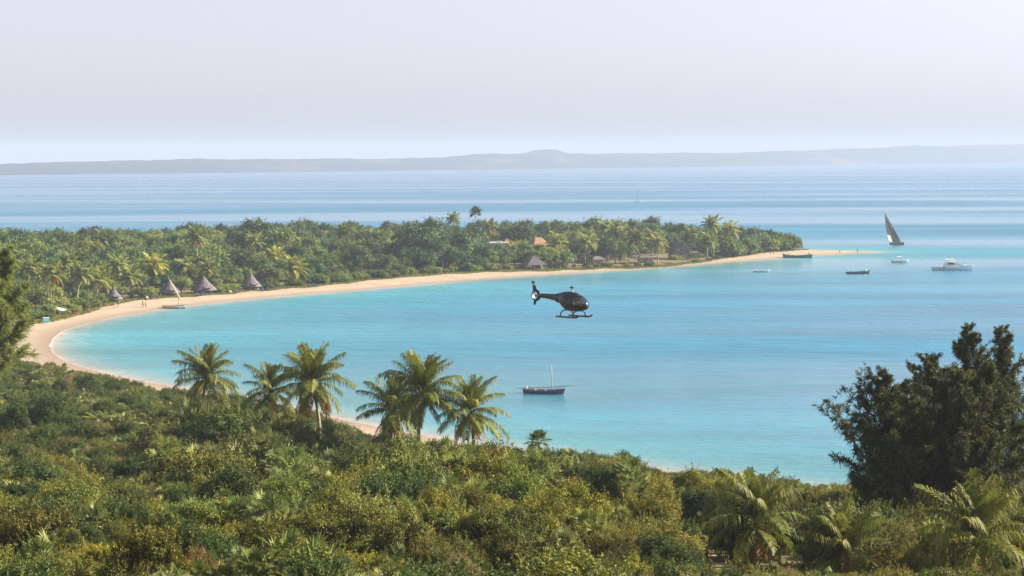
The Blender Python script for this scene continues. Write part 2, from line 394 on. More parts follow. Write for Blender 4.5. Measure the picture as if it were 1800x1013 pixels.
# lg: 0 m ->0, 6 m ->.24, 20 m ->.38, 60 m ->.51, 150 m ->.63, 600 m ->.8, 3000 m ->1
body = ramp(nt, lg, [(0.0, (0.45, 0.43, 0.40)), (0.08, (0.33, 0.32, 0.28)), (0.17, (0.20, 0.29, 0.29)), (0.30, (0.06, 0.245, 0.30)), (0.45, (0.03, 0.205, 0.29)), (0.60, (0.019, 0.165, 0.285)), (0.80, (0.021, 0.15, 0.275)), (1.0, (0.023, 0.13, 0.265))])
sea_y = N.new('ShaderNodeSeparateXYZ'); L.new(geo.outputs['Position'], sea_y.inputs[0])
bar = noise(nt, mapping(nt, geo.outputs['Position'], (0.004, 0.022, 1), 0.12), 1.0, 5, 0.6)
bar_ = N.new('ShaderNodeMapRange'); bar_.inputs[1].default_value = 0.3; bar_.inputs[2].default_value = 0.7; bar_.inputs[3].default_value = 0.72; bar_.inputs[4].default_value = 1.3; L.new(bar.outputs['Fac'], bar_.inputs[0])
bc = N.new('ShaderNodeMix'); bc.data_type = 'RGBA'; bc.blend_type = 'MULTIPLY'; bc.inputs[0].default_value = 1; L.new(body.outputs[0], bc.inputs[6]); L.new(bar_.outputs[0], bc.inputs[7])
L.new(bc.outputs[2], b.inputs['Base Color'])
b.inputs['IOR'].default_value = 1.333; b.inputs['Specular IOR Level'].default_value = 0.5
lane = noise(nt, mapping(nt, geo.outputs['Position'], (0.0013, 0.0050, 1), 0.06), 1.0, 3.5, 0.42)
lr = N.new('ShaderNodeMapRange'); lr.inputs[1].default_value = 0.40; lr.inputs[2].default_value = 0.60; L.new(lane.outputs['Fac'], lr.inputs[0])
calm = N.new('ShaderNodeMapRange'); calm.inputs[1].default_value = 1100; calm.inputs[2].default_value = 3500; calm.inputs[3].default_value = 0.0; calm.inputs[4].default_value = 0.72; L.new(sea_y.outputs[1], calm.inputs[0])
lrm = N.new('ShaderNodeMix'); L.new(calm.outputs[0], lrm.inputs[0]); L.new(lr.outputs[0], lrm.inputs[2]); lrm.inputs[3].default_value = 0.45
rr = N.new('ShaderNodeMapRange'); rr.inputs[3].default_value = 0.40; rr.inputs[4].default_value = 0.13; L.new(lrm.outputs[0], rr.inputs[0]); L.new(rr.outputs[0], b.inputs['Roughness'])
w1 = noise(nt, mapping(nt, geo.outputs['Position'], (0.35, 0.75, 1), 0.25), 1.0, 5, 0.62)
w2 = noise(nt, mapping(nt, geo.outputs['Position'], (0.07, 0.16, 1), -0.2), 1.0, 3, 0.5)
hgt = math_(nt, 'ADD', math_(nt, 'MULTIPLY', w1.outputs['Fac'], 0.6), math_(nt, 'MULTIPLY', w2.outputs['Fac'], 1.5))
bp = N.new('ShaderNodeBump'); bp.inputs['Distance'].default_value = 1.3
bs = N.new('ShaderNodeMapRange'); bs.inputs[3].default_value = 0.75; bs.inputs[4].default_value = 0.28; L.new(lrm.outputs[0], bs.inputs[0]); L.new(bs.outputs[0], bp.inputs['Strength'])
L.new(hgt, bp.inputs['Height']); L.new(bp.outputs[0], b.inputs['Normal'])
tag(link('sea', sea_me, mat=m), kind='structure')

# ------------------------------------------------------------------ far coast across the channel
top_px = [(-1500, 285), (-600, 287), (0, 288), (130, 285), (300, 280.5), (500, 280), (700, 279), (770, 278), (830, 272), (870, 270.5), (915, 270), (935, 266), (970, 264), (985, 267), (992, 270),
          (1100, 270), (1240, 269.5), (1400, 266), (1500, 261.5), (1560, 259), (1660, 257), (1700, 255.5), (1800, 254), (2400, 250), (3300, 248)]
base_px = [(-1500, 322), (0, 308.6), (900, 298), (1650, 288), (2400, 281.5), (3300, 278)]
V = []; Fc = []; rg = random.Random(3)
pxs = np.arange(-1400, 3200, 6.0); tp = np.interp(pxs, *zip(*top_px)); bp_ = np.interp(pxs, *zip(*base_px)); rows = 7
for i, px in enumerate(pxs):
    g0 = G(px, bp_[i], 0.0); g0.y = min(g0.y, 13500); D0 = g0.y
    jag = 0.5 * math.sin(px * 0.05) + 0.35 * math.sin(px * 0.17 + 1) + rg.uniform(-0.35, 0.35)
    D1 = D0 + 550; H1 = P(px, tp[i] + jag, D1).z
    xk = (px - 900) / F
    for j in range(rows):
        t = j / (rows - 1); D = D0 + (D1 - D0) * t
        prof = min(1.0, (t * 1.35) ** 0.6)
        V.append((xk * D, D, -0.8 + (H1 + 0.8) * prof * (1 + 0.04 * math.sin(px * 0.03 + j * 2)) if j < rows - 1 else H1))
    V.append((xk * (D1 + 900), D1 + 900, H1 * 0.55)); V.append((xk * (D1 + 1400), D1 + 1400, -1.0))
R_ = rows + 2
for i in range(len(pxs) - 1):
    for j in range(R_ - 1): a = i * R_ + j; Fc.append((a, a + R_, a + R_ + 1, a + 1))
m, nt, b = mat_new('far_coast'); N = nt.nodes
geo = N.new('ShaderNodeNewGeometry')
nn = noise(nt, mapping(nt, geo.outputs['Position'], (0.0016, 0.0016, 0.02)), 1.0, 6)
cr = ramp(nt, nn.outputs['Fac'], [(0.40, (0.018, 0.034, 0.05)), (0.58, (0.03, 0.045, 0.06)), (0.70, (0.13, 0.10, 0.09)), (0.80, (0.24, 0.19, 0.16))])  # blue of the distant haze is put into the land's dark tones
nt.links.new(cr.outputs[0], b.inputs['Base Color']); b.inputs['Roughness'].default_value = 0.95; b.inputs['Specular IOR Level'].default_value = 0.1
tag(link('far_coast', new_mesh('far_coast', V, Fc), mat=m), kind='structure')

# ------------------------------------------------------------------ the hazy air
hm = bpy.data.materials.new('haze'); hm.use_nodes = True; nt = hm.node_tree
nt.nodes.remove(nt.nodes['Principled BSDF'])
pv = nt.nodes.new('ShaderNodeVolumePrincipled'); pv.inputs['Color'].default_value = (0.50, 0.595, 0.75, 1)
pv.inputs['Density'].default_value = HAZE; pv.inputs['Anisotropy'].default_value = 0.0
nt.links.new(pv.outputs[0], nt.nodes['Material Output'].inputs['Volume'])
hb = MB().box((0, 7250, 62), (28600, 16900, 142)).build('haze', hm)
tag(hb, 'pale blue haze hanging over the whole bay', None, kind='stuff')

# ------------------------------------------------------------------ plant builders
def unit(v): return v / np.maximum(np.linalg.norm(v, axis=-1, keepdims=True), 1e-9)
def leaf_quads(C, Nrm, length, width, rng, T0=None, tint=None):
    """one diamond leaf for each centre"""
    n = len(C); R = rng.normal(size=(n, 3)) if T0 is None else T0
    Tn = unit(R - (R * Nrm).sum(1, keepdims=True) * Nrm); B = np.cross(Nrm, Tn)
    l = (length * rng.uniform(0.6, 1.3, n))[:, None]; w = (width * rng.uniform(0.6, 1.3, n))[:, None]
    V = np.stack([C - Tn * l * 0.5, C + B * w * 0.5 + Nrm * w * 0.15, C + Tn * l * 0.5 - Nrm * l * 0.12, C - B * w * 0.5 + Nrm * w * 0.15], 1).reshape(-1, 3)
    Fq = np.arange(4 * n).reshape(n, 4)
    t = rng.uniform(0, 1, n) if tint is None else np.clip(tint, 0, 1)
    return V, Fq, np.repeat(t, 4)
def lobes_cloud(rng, lobes, n, length, width, up=0.35, shell=(0.78, 1.05), low=-0.35):
    """leaves over the surfaces of many small lobes"""
    c = np.array([l[0] for l in lobes]); r = np.array([l[1] for l in lobes]); w = (r[:, 0] * r[:, 2]); w = w / w.sum()
    k = rng.choice(len(lobes), n, p=w)
    d = unit(rng.normal(size=(n, 3))); d[:, 2] = np.where(d[:, 2] < low, -d[:, 2] * rng.uniform(-0.3, 1, n), d[:, 2])
    rad = rng.uniform(shell[0], shell[1], n)[:, None]
    C = c[k] + d * r[k] * rad
    nr = unit(d + rng.normal(size=(n, 3)) * 0.38 + np.array([0, 0, up]))
    lt = rng.uniform(0, 1, len(lobes)); t = 0.5 * rng.uniform(0, 1, n) + 0.5 * lt[k] + rng.normal(0, 0.08, n)
    return leaf_quads(C, nr, length, width, rng, tint=t)
def dome_lobes(rng, R, H, n, lr, base=0.25, flat=1.0):
    """lobe centres over a lumpy dome of radius R and height H"""
    out = []
    for _ in range(n):
        d = rng.normal(size=3); d /= np.linalg.norm(d); d[2] = abs(d[2]) * flat
        k = rng.uniform(0.55, 0.88); s = lr * rng.uniform(0.6, 1.35)
        c = np.array([d[0] * R * k, d[1] * R * k, H * (base + (1 - base) * d[2] * k)])
        out.append((c, np.array([s, s, s * rng.uniform(0.6, 0.9)])))
    return out
def cat(parts):
    V = []; Fq = []; t = []; o = 0
    for v, f, tt in parts:
        V.append(v); Fq.append(np.asarray(f) + o); t.append(tt); o += len(v)
    return np.concatenate(V), np.concatenate(Fq), np.concatenate(t)
def stems(rng, R, H, n=6, r0=0.045, lean=0.45):
    mb = MB()
    for i in range(n):
        a = rng.uniform(0, 6.28); k = rng.uniform(0.3, 1) * lean * R
        mb.tube([(0.1 * math.cos(a), 0.1 * math.sin(a), -0.25), (0.4 * k * math.cos(a), 0.4 * k * math.sin(a), H * 0.4), (k * math.cos(a + 0.2), k * math.sin(a + 0.2), H * 0.66)], [r0, r0 * 0.75, r0 * 0.35], 5)
    return new_mesh('stem', mb.V, mb.F, smooth=True)

def frond_geo(rng, Lr, e0, droop, pairs, ll, lw, side=0.0, two=True, rach=0.035):
    """a feather palm leaf: arching rachis along +x with drooping leaflets, returns V,F(quads),tint"""
    n = 14; pts = [np.zeros(3)]; tang = []
    for i in range(n):
        t = i / (n - 1); e = e0 - droop * t ** 1.25; d = np.array([math.cos(e), side * t, math.sin(e)]); d /= np.linalg.norm(d); tang.append(d)
        pts.append(pts[-1] + d * Lr / n)
    pts = np.array(pts[:-1]); tang = np.array(tang)
    V = []; Fq = []; tt = []
    for i in range(n):                                   # rachis: a tapering strip folded like a keel
        w = rach * (1 - 0.85 * i / (n - 1)); sdv = np.cross(tang[i], [0, 0, 1.0]); sdv /= max(np.linalg.norm(sdv), 1e-6)
        upv = np.cross(sdv, tang[i])
        V += [pts[i] - sdv * w, pts[i] - upv * w, pts[i] + sdv * w, pts[i] + upv * w * 0.6]; tt += [0.9] * 4
    for i in range(n - 1):
        for k in range(4): a = i * 4 + k; b_ = i * 4 + (k + 1) % 4; Fq.append((a, b_, b_ + 4, a + 4))
    ft = rng.uniform(-0.15, 0.15)
    for j in range(pairs):
        t = 0.13 + 0.87 * (j + 0.5) / pairs; x = t * (n - 1); i = min(int(x), n - 2); f = x - i
        p = pts[i] * (1 - f) + pts[i + 1] * f; d = tang[i]; sv = np.cross(d, [0, 0, 1.0]); sv /= max(np.linalg.norm(sv), 1e-6); uv = np.cross(sv, d)
        Ll = ll * (0.35 + 0.65 * math.sin(math.pi * min(1, 0.12 + 0.83 * t)) ** 0.8)
        for s in (-1, 1):
            if rng.uniform() < 0.05: continue
            fw = 0.35 + 0.6 * t; q = unit(sv * s + d * fw + uv * rng.uniform(0.0, 0.35) + rng.normal(size=3) * 0.07)
            g = np.array([0, 0, -1.0]); m1 = p + q * Ll * 0.5 + g * Ll * 0.06; tip = p + unit(q + g * rng.uniform(0.55, 1.15)) * Ll * 0.98 + q * 0.02
            wv = unit(np.cross(q, uv) + d * 0.2) * lw * 0.5
            b0 = len(V); tn = np.clip(0.45 + ft + rng.normal(0, 0.17), 0, 1)
            if two:
                V += [p - wv * 0.6, p + wv * 0.6, m1 + wv, m1 - wv, tip + wv * 0.12, tip - wv * 0.12]; tt += [tn] * 6
                Fq += [(b0, b0 + 1, b0 + 2, b0 + 3), (b0 + 3, b0 + 2, b0 + 4, b0 + 5)]
            else:
                V += [p - wv * 0.7, p + wv * 0.7, m1 + wv * 0.8, tip]; tt += [tn] * 4; Fq += [(b0, b0 + 1, b0 + 2, b0 + 3)]
    return np.array(V), np.array(Fq), np.array(tt)
def rotz(V, a):
    c, s = math.cos(a), math.sin(a); return V @ np.array([[c, s, 0], [-s, c, 0], [0, 0, 1.0]])
def fan_leaf_geo(rng, pet, R, elev, az, nseg=14, span=3.9):
    """a fan palm leaf on its stalk"""
    d = np.array([math.cos(elev) * math.cos(az), math.cos(elev) * math.sin(az), math.sin(elev)])
    p0 = np.zeros(3); p1 = d * pet + np.array([0, 0, -0.12 * pet * math.cos(elev)])
    sd_ = unit(np.cross(d, [0, 0, 1.0]) + 1e-6); nn = np.cross(sd_, d); V = []; Fq = []; tt = []
    w = 0.018; V += [p0 - sd_ * w, p0 + sd_ * w, p1 + sd_ * w * 0.6, p1 - sd_ * w * 0.6]; Fq.append((0, 1, 2, 3)); tt += [0.7] * 4
    fwd = unit(d * 0.9 + nn * rng.uniform(-0.5, 0.5)); nrm = np.cross(sd_, fwd); base = rng.uniform(0.15, 0.85)
    for k in range(nseg):
        a = (k / (nseg - 1) - 0.5) * span
        q = fwd * math.cos(a) + sd_ * math.sin(a) + nrm * 0.22 * abs(math.sin(a)); q = q / np.linalg.norm(q)
        Rk = R * (1 - 0.25 * abs(a) / (span / 2)) * rng.uniform(0.9, 1.08); wv = np.cross(nrm, q) * R * 0.075
        dr = np.array([0, 0, -1.0]) * Rk * rng.uniform(0.02, 0.22); b0 = len(V)
        V += [p1, p1 + q * Rk * 0.55 + wv + nrm * 0.012 * (k % 2), p1 + q * Rk + dr, p1 + q * Rk * 0.55 - wv - nrm * 0.012 * (k % 2)]
        Fq.append((b0, b0 + 1, b0 + 2, b0 + 3)); tt += [np.clip(base + rng.normal(0, 0.1), 0, 1)] * 4
    return np.array(V), np.array(Fq), np.array(tt)
def mesh_of(name, g, mat): return new_mesh(name, g[0], g[1], g[2], mats=(mat,))

# ---- shrub prototypes: (foliage mesh, stem mesh); each about 3 m across
def shoots(r, lobes, n, per, ln, l, w):
    """leafy shoots that break the outline"""
    c = np.array([q[0] for q in lobes]); s = np.array([q[1] for q in lobes]); k = r.integers(0, len(lobes), n); d = unit(r.normal(size=(n, 3)) + np.array([0, 0, 0.7])); d[:, 2] = np.abs(d[:, 2])
    b0 = c[k] + d * s[k] * 0.85; dd = unit(d + np.array([0, 0, 0.6]) + r.normal(size=(n, 3)) * 0.3); L_ = ln * r.uniform(0.4, 1.2, n)
    K = np.repeat(np.arange(n), per); f = r.uniform(0.1, 1, len(K)); C = b0[K] + dd[K] * (L_[K] * f)[:, None] + r.normal(size=(len(K), 3)) * l * 0.3
    return leaf_quads(C, unit(r.normal(size=(len(K), 3)) + np.array([0, 0, 0.5])), l, w, r, T0=unit(dd[K] + r.normal(size=(len(K), 3)) * 0.8), tint=np.clip(r.uniform(0.35, 1, n)[K], 0, 1))
def shrub_round(seed, R=1.6, H=2.3, n=9000, mat='shrub', l=0.115, w=0.062, lob=26, lr=0.42):
    r = np.random.default_rng(seed); lb = dome_lobes(r, R, H, lob, lr, 0.22); keep = r.uniform(0, 1, len(lb)) > 0.12; lb = [q for q, kk in zip(lb, keep) if kk]
    return mesh_of('foliage', cat([lobes_cloud(r, lb, n, l, w, shell=(0.55, 1.18)), shoots(r, lb, 130, 14, 0.55 * R / 1.6, l * 1.05, w)]), MT[mat]), stems(r, R, H)
def shrub_fan(seed, heads=5, leaves=17, spread=1.0, R=0.52):
    r = np.random.default_rng(seed); gs = []; mb = MB()
    for h in range(heads):
        a = r.uniform(0, 6.28); k = spread * math.sqrt(r.uniform(0, 1)); c = np.array([k * math.cos(a), k * math.sin(a), r.uniform(0.3, 1.25)])
        mb.tube([(c[0] * 0.7, c[1] * 0.7, -0.25), (c[0], c[1], c[2])], [0.09, 0.07], 6)
        for i in range(leaves):
            el = 1.45 - 1.75 * (i / leaves) ** 0.9 + r.normal(0, 0.12)
            g = fan_leaf_geo(r, r.uniform(0.45, 0.85), R * r.uniform(0.8, 1.15), el, i * 2.4 + r.normal(0, 0.2)); gs.append((g[0] + c, g[1], g[2]))
    return mesh_of('foliage', cat(gs), MT['fan_leaf']), new_mesh('stem', mb.V, mb.F, smooth=True)
def shrub_dry(seed, R=1.3, H=1.7, n=2600):
    r = np.random.default_rng(seed); lb = dome_lobes(r, R, H, 18, 0.42, 0.25)
    c = np.array([l[0] for l in lb]); k = r.integers(0, len(lb), n); d = unit(r.normal(size=(n, 3))); d[:, 2] = abs(d[:, 2])
    C = c[k] + d * 0.42 * r.uniform(0.2, 1.1, (n, 1)); T0 = unit(d + np.array([0, 0, 0.8]) + r.normal(size=(n, 3)) * 0.4)
    nr = unit(np.cross(T0, r.normal(size=(n, 3)))); g1 = leaf_quads(C, nr, 0.34, 0.018, r, T0=T0)
    g2 = lobes_cloud(r, lb, 1100, 0.085, 0.05)
    return mesh_of('foliage', cat([g1, g2]), MT['dry']), stems(r, R, H, 9, 0.035)
def shrub_feather(seed, n=34, Lr=2.1):
    r = np.random.default_rng(seed); gs = []
    for i in range(n):
        el = 1.4 - 1.15 * (i / n) + r.normal(0, 0.08); g = frond_geo(r, Lr * r.uniform(0.75, 1.1), el, r.uniform(1.0, 1.6), 22, 0.42, 0.04, two=False, rach=0.02)
        a = i * 2.4 + r.normal(0, 0.15); off = np.array([0.35 * math.cos(a), 0.35 * math.sin(a), 0.15]); gs.append((rotz(g[0], a) + off, g[1], g[2]))
    mb = MB()
    for k in range(4): mb.tube([(0.3 * math.cos(k * 1.6), 0.3 * math.sin(k * 1.6), -0.25), (0.35 * math.cos(k * 1.6), 0.35 * math.sin(k * 1.6), 0.4)], [0.11, 0.08], 6)
    return mesh_of('foliage', cat(gs), MT['palm_leaf']), new_mesh('stem', mb.V, mb.F, smooth=True)

KINDS = {
 'leafy_shrub': ([shrub_round(11), shrub_round(12, 1.8, 2.0, 9500), shrub_round(13, 1.5, 2.6, 9000, lob=20, lr=0.5), shrub_round(14, 2.0, 1.7, 9500, lob=34, lr=0.36)],
                 'leafy green rounded shrub', 'leafy green shrubs of the near thicket'),
 'olive_shrub': ([shrub_round(21, 1.7, 1.9, 6500, 'shrub_olive', 0.085, 0.05, 34, 0.36), shrub_round(22, 1.5, 2.2, 6500, 'shrub_olive', 0.09, 0.05, 28, 0.40), shrub_round(23, 1.9, 1.6, 6500, 'shrub_olive', 0.08, 0.05, 40, 0.34)],
                 'fine-leaved olive yellow shrub', 'olive shrubs of the near thicket'),
 'dark_shrub': ([shrub_round(31, 1.7, 2.6, 9500, 'shrub_dark', 0.12, 0.068), shrub_round(32, 1.9, 2.3, 9500, 'shrub_dark', 0.12, 0.065, 30, 0.42), shrub_round(33, 1.6, 3.0, 9500, 'shrub_dark', 0.12, 0.068, 30, 0.45)],
                'dense dark green shrub', 'dark shrubs of the near thicket'),
 'fan_palm_shrub': ([shrub_fan(41), shrub_fan(42, 4, 20, 0.8, 0.55), shrub_fan(43, 8, 15, 1.3, 0.5), shrub_fan(44, 7, 17, 1.1, 0.54)],
                    'clump of spiky grey-green fan palm leaves', 'low fan palm clumps of the near thicket'),
 'dry_shrub': ([shrub_dry(51), shrub_dry(52, 1.5, 1.5)],
               'grey-brown twiggy half-bare shrub', 'twiggy dry shrubs of the near thicket'),
 'feather_palm_shrub': ([shrub_feather(61), shrub_feather(62, 26, 1.7)],
               'low arching feather-leaved palm clump', 'low feather palm clumps of the near thicket'),
}
def plant(name, parts, label, cat_, group, loc, rz, sc, color=None, stem_mat=None, names=('foliage', 'stem')):
    t = thing(name, label, cat_, loc, rz, group, sc)
    f = link(names[0], parts[0], t); s = link(names[1], parts[1], t, mat=stem_mat or MT['twig'])
    if color: f.color = tuple(color) + (1,)
    return t, f
def scatter(name, pts, rots, scls, idx, protos, label):
    """one object of plants that nobody could count"""
    me = bpy.data.meshes.new(name); me.from_pydata([tuple(p) for p in pts], [], [])
    for nm, ty, vals, key in (('rz', 'FLOAT', rots, 'value'), ('sc', 'FLOAT_VECTOR', np.asarray(scls, np.float32).ravel(), 'vector'), ('idx', 'INT', idx, 'value')):
        a = me.attributes.new(nm, ty, 'POINT'); a.data.foreach_set(key, np.asarray(vals, np.int32 if ty == 'INT' else np.float32))
    o = link(name, me); tag(o, label, None, kind='stuff')
    ng = bpy.data.node_groups.new(name, 'GeometryNodeTree')
    ng.interface.new_socket('Geometry', in_out='INPUT', socket_type='NodeSocketGeometry'); ng.interface.new_socket('Geometry', in_out='OUTPUT', socket_type='NodeSocketGeometry')
    N = ng.nodes; L = ng.links; gi = N.new('NodeGroupInput'); go = N.new('NodeGroupOutput')
    ip = N.new('GeometryNodeInstanceOnPoints'); jn = N.new('GeometryNodeJoinGeometry')
    for p in protos:
        oi = N.new('GeometryNodeObjectInfo'); oi.transform_space = 'ORIGINAL'; oi.inputs['Object'].default_value = p; oi.inputs['As Instance'].default_value = True
        L.new(oi.outputs['Geometry'], jn.inputs[0])
    def attr(nm, ty):
        a = N.new('GeometryNodeInputNamedAttribute'); a.data_type = ty; a.inputs['Name'].default_value = nm; return a.outputs['Attribute']
    cx = N.new('ShaderNodeCombineXYZ'); L.new(attr('rz', 'FLOAT'), cx.inputs[2])
    L.new(gi.outputs[0], ip.inputs['Points']); L.new(jn.outputs[0], ip.inputs['Instance']); ip.inputs['Pick Instance'].default_value = True
    L.new(attr('idx', 'INT'), ip.inputs['Instance Index']); L.new(cx.outputs[0], ip.inputs['Rotation']); L.new(attr('sc', 'FLOAT_VECTOR'), ip.inputs['Scale'])
    L.new(ip.outputs[0], go.inputs[0])
    md = o.modifiers.new('plants', 'NODES'); md.node_group = ng
    return o

# ------------------------------------------------------------------ near thicket
rs = np.random.default_rng(77)
step = 2.15
gxs = np.arange(-150, 120, step); gys = np.arange(64, 425, step)
X, Y = np.meshgrid(gxs, gys); Q = np.column_stack([X.ravel(), Y.ravel()]) + rs.uniform(-0.95, 0.95, (X.size, 2))
sdq = sdist(Q); Zq = height(Q, sdq); qx, qy = pixv(Q[:, 0], Q[:, 1], Zq)
# sandy clearings that show in the photograph
CLEAR = [(155, 915, 2.2), (15, 1008, 2.4), (1120, 935, 2.6), (880, 790, 3.0), (660, 762, 4.5), (760, 790, 4.5), (1410, 905, 2.0), (140, 905, 2.0), (1200, 880, 1.6)]
ok = (rs.uniform(0, 1, len(Q)) > 0.13) & (sdq > 7.5 + 1.6 * wav(Q, 18)) & (qx > -130) & (qx < 1930) & (Q[:, 1] < 470)
for cx_, cy_, r_ in CLEAR:
    c = T(cx_, cy_); ok &= np.hypot(Q[:, 0] - c.x, (Q[:, 1] - c.y) * 0.6) > r_
# the palms stand in lower growth near the beach
Q, Zq, sdq, qx, qy = Q[ok], Zq[ok], sdq[ok], qx[ok], qy[ok]
n1, n2, n3 = wav(Q, 16), wav(Q + 300, 11), wav(Q * 1.3 - 700, 23)
kind = np.full(len(Q), 'leafy_shrub', dtype=object); u = rs.uniform(0, 1, len(Q))
kind[(n1 > 0.5)] = 'fan_palm_shrub'; kind[(n2 > 0.55)] = 'olive_shrub'; kind[(n3 > 0.6)] = 'dark_shrub'; kind[(n2 < -0.72)] = 'olive_shrub'
kind[u < 0.18] = 'fan_palm_shrub'; kind[(u > 0.18) & (u < 0.24)] = 'dark_shrub'; kind[(u > 0.24) & (u < 0.41)] = 'olive_shrub'
kind[(u > 0.41) & (u < 0.43)] = 'dry_shrub'; kind[(u > 0.45) & (u < 0.462)] = 'feather_palm_shrub'
for a, b_, k in ((60, 950, 'feather_palm_shrub'), (205, 945, 'feather_palm_shrub'), (620, 870, 'dry_shrub'), (140, 935, 'dry_shrub'), (240, 755, 'dark_shrub'), (1000, 900, 'dry_shrub')):
    i = int(np.argmin(np.hypot(qx - a, qy - b_))); kind[i] = k
# bush tops follow the skyline of the near thicket against the beach
NSKY = [(-200, 628), (0, 626), (40, 634), (90, 640), (150, 640), (190, 655), (230, 672), (270, 684), (330, 684), (420, 694), (520, 706), (570, 728), (605, 745), (640, 768), (700, 772), (760, 782), (800, 790), (840, 786), (900, 800),
        (920, 790), (955, 785), (1010, 793), (1035, 788), (1060, 782), (1090, 793), (1120, 818), (1150, 832), (1200, 836), (1260, 832), (1300, 840), (1400, 850), (1440, 858), (1520, 850), (1800, 850), (2000, 850)]
size = rs.uniform(0.40, 1.02, len(Q)) * np.where(rs.uniform(0, 1, len(Q)) < 0.12, 1.45, 1.0)
tall = ((qx > 290) & (qx < 575) & (Q[:, 1] > 150) & (Q[:, 1] < 215)); size = np.where(tall, size * 1.7, size); kind[tall & (rs.uniform(0, 1, len(Q)) < 0.5)] = 'fan_palm_shrub'
tall2 = ((qx >= 610) & (qx < 900) & (Q[:, 1] > 135) & (Q[:, 1] < 178)); size = np.where(tall2, size * 1.5, size)
cap = (np.interp(qx, *zip(*NSKY)) - 276.5 + ROLL * (qx - 900)); hmax = CAMZ - cap * Q[:, 1] / F - Zq
for a, b_, yc, dm in ((1225, 1425, 1002, 112.5), (1425, 1570, 1010, 107), (1590, 1840, 1004, 107)):
    k = (qx > a) & (qx < b_) & (Q[:, 1] < dm); hmax[k] = np.minimum(hmax[k], CAMZ - (yc - 276.5 + ROLL * (qx[k] - 900)) * Q[k, 1] / F - Zq[k])
HT = {'leafy_shrub': 2.5, 'olive_shrub': 2.2, 'dark_shrub': 3.0, 'fan_palm_shrub': 2.2, 'dry_shrub': 1.8, 'feather_palm_shrub': 2.1}
ht = np.array([HT[k] for k in kind]); size0 = size; size = np.minimum(size, np.maximum(hmax / ht, 0.0)); zf = np.where(size < size0, 1.0, rs.uniform(0.95, 1.3, len(Q)))
sel = size > 0.22
Q, Zq, qx, qy, kind, size, zf = Q[sel], Zq[sel], qx[sel], qy[sel], kind[sel], size[sel], zf[sel]
LM = [(60, 640, 'by the cove beach at the left'), (200, 720, 'left of the lone palm'), (255, 800, 'around the grey pole'), (60, 960, 'in the bottom left corner'), (360, 720, 'under the lone left palm'), (540, 760, 'under the tall bright palm'),
      (330, 940, 'near the bottom, left of centre'), (560, 900, 'near the dry bush left of centre'), (720, 820, 'below the middle palm clump'), (830, 960, 'at the bottom centre'), (960, 800, 'beside the small fan palm'), (1075, 820, 'on the shore side right of centre'),
      (1040, 930, 'around the sandy patch right of centre'), (1220, 860, 'above the skirted bottom palm'), (1320, 970, 'around the skirted bottom palm'), (1480, 900, 'at the foot of the leftmost casuarina'), (1620, 930, 'under the casuarinas'), (1740, 960, 'in the bottom right corner')]
TW = {(1, 1, 1): '', (1.15, 1.05, 0.8): 'warm ', (0.85, 1.0, 0.9): 'cool ', (1.4, 1.25, 0.8): 'bright yellowish ', (1.2, 1.1, 0.75): 'golden ', (0.9, 0.95, 1.0): 'greyish ', (1.22, 1.15, 0.75): 'bright golden ', (0.85, 0.95, 1.0): 'blackish ', (1.15, 1.1, 0.9): 'pale ', (0.9, 1.0, 0.95): 'dull ', (1.05, 0.9, 0.75): 'rusty ', (1.0, 0.9, 0.95): 'purplish '}
def landmark(a, b_): return min(LM, key=lambda l: (l[0] - a) ** 2 + ((l[1] - b_) * 1.5) ** 2)[2]
order = np.argsort(Q[:, 1]); count = {k: 0 for k in KINDS}; used = {}; rest = []
TINTS = {'leafy_shrub': [(1, 1, 1), (1.15, 1.05, 0.8), (0.85, 1.0, 0.9), (1.4, 1.25, 0.8)], 'olive_shrub': [(1, 1, 1), (1.2, 1.1, 0.75), (0.9, 0.95, 1.0), (1.22, 1.15, 0.75)],
         'dark_shrub': [(1, 1, 1), (0.85, 0.95, 1.0)], 'fan_palm_shrub': [(1, 1, 1), (1.15, 1.1, 0.9), (0.9, 1.0, 0.95)], 'dry_shrub': [(1, 1, 1), (1.05, 0.9, 0.75), (1.0, 0.9, 0.95)], 'feather_palm_shrub': [(1, 1, 1)]}
for i in order:
    k = kind[i]; protos, lab, grp = KINDS[k]
    if count[k] < 300 and Q[i, 1] > 78 and -40 < qx[i] < 1840 and qy[i] < 1075:
        count[k] += 1; v = int(rs.integers(len(protos)))
        s = size[i]; tint = TINTS[k][int(rs.integers(len(TINTS[k])))]
        wd = 'large ' if s > 1.0 else ('small ' if s < 0.55 else ''); t, f = plant(k, protos[v], wd + TW[tint] + lab + ' ' + landmark(qx[i], qy[i]), 'palm' if 'palm' in k else 'shrub', grp, (Q[i, 0], Q[i, 1], Zq[i]), rs.uniform(0, 6.28), (s * rs.uniform(0.9, 1.2), s * rs.uniform(0.9, 1.2), s * zf[i]), tint)
        used.setdefault((k, v), f)
    else: rest.append(i)
keys = list(used); protos = [used[q] for q in keys]
pts = []; idx = []; scl = []
for i in rest:
    c = [j for j, q in enumerate(keys) if q[0] == kind[i]] or [0]
    idx.append(int(rs.choice(c))); pts.append((Q[i, 0], Q[i, 1], Zq[i])); s = size[i]; scl.append((s * 1.08, s * 1.08, s * rs.uniform(0.9, 1.1)))
scatter('thicket', pts, rs.uniform(0, 6.28, len(pts)), scl, idx, protos, 'dense green thicket running on down the slope to the beach')
print('near individuals', count, 'rest', len(rest))
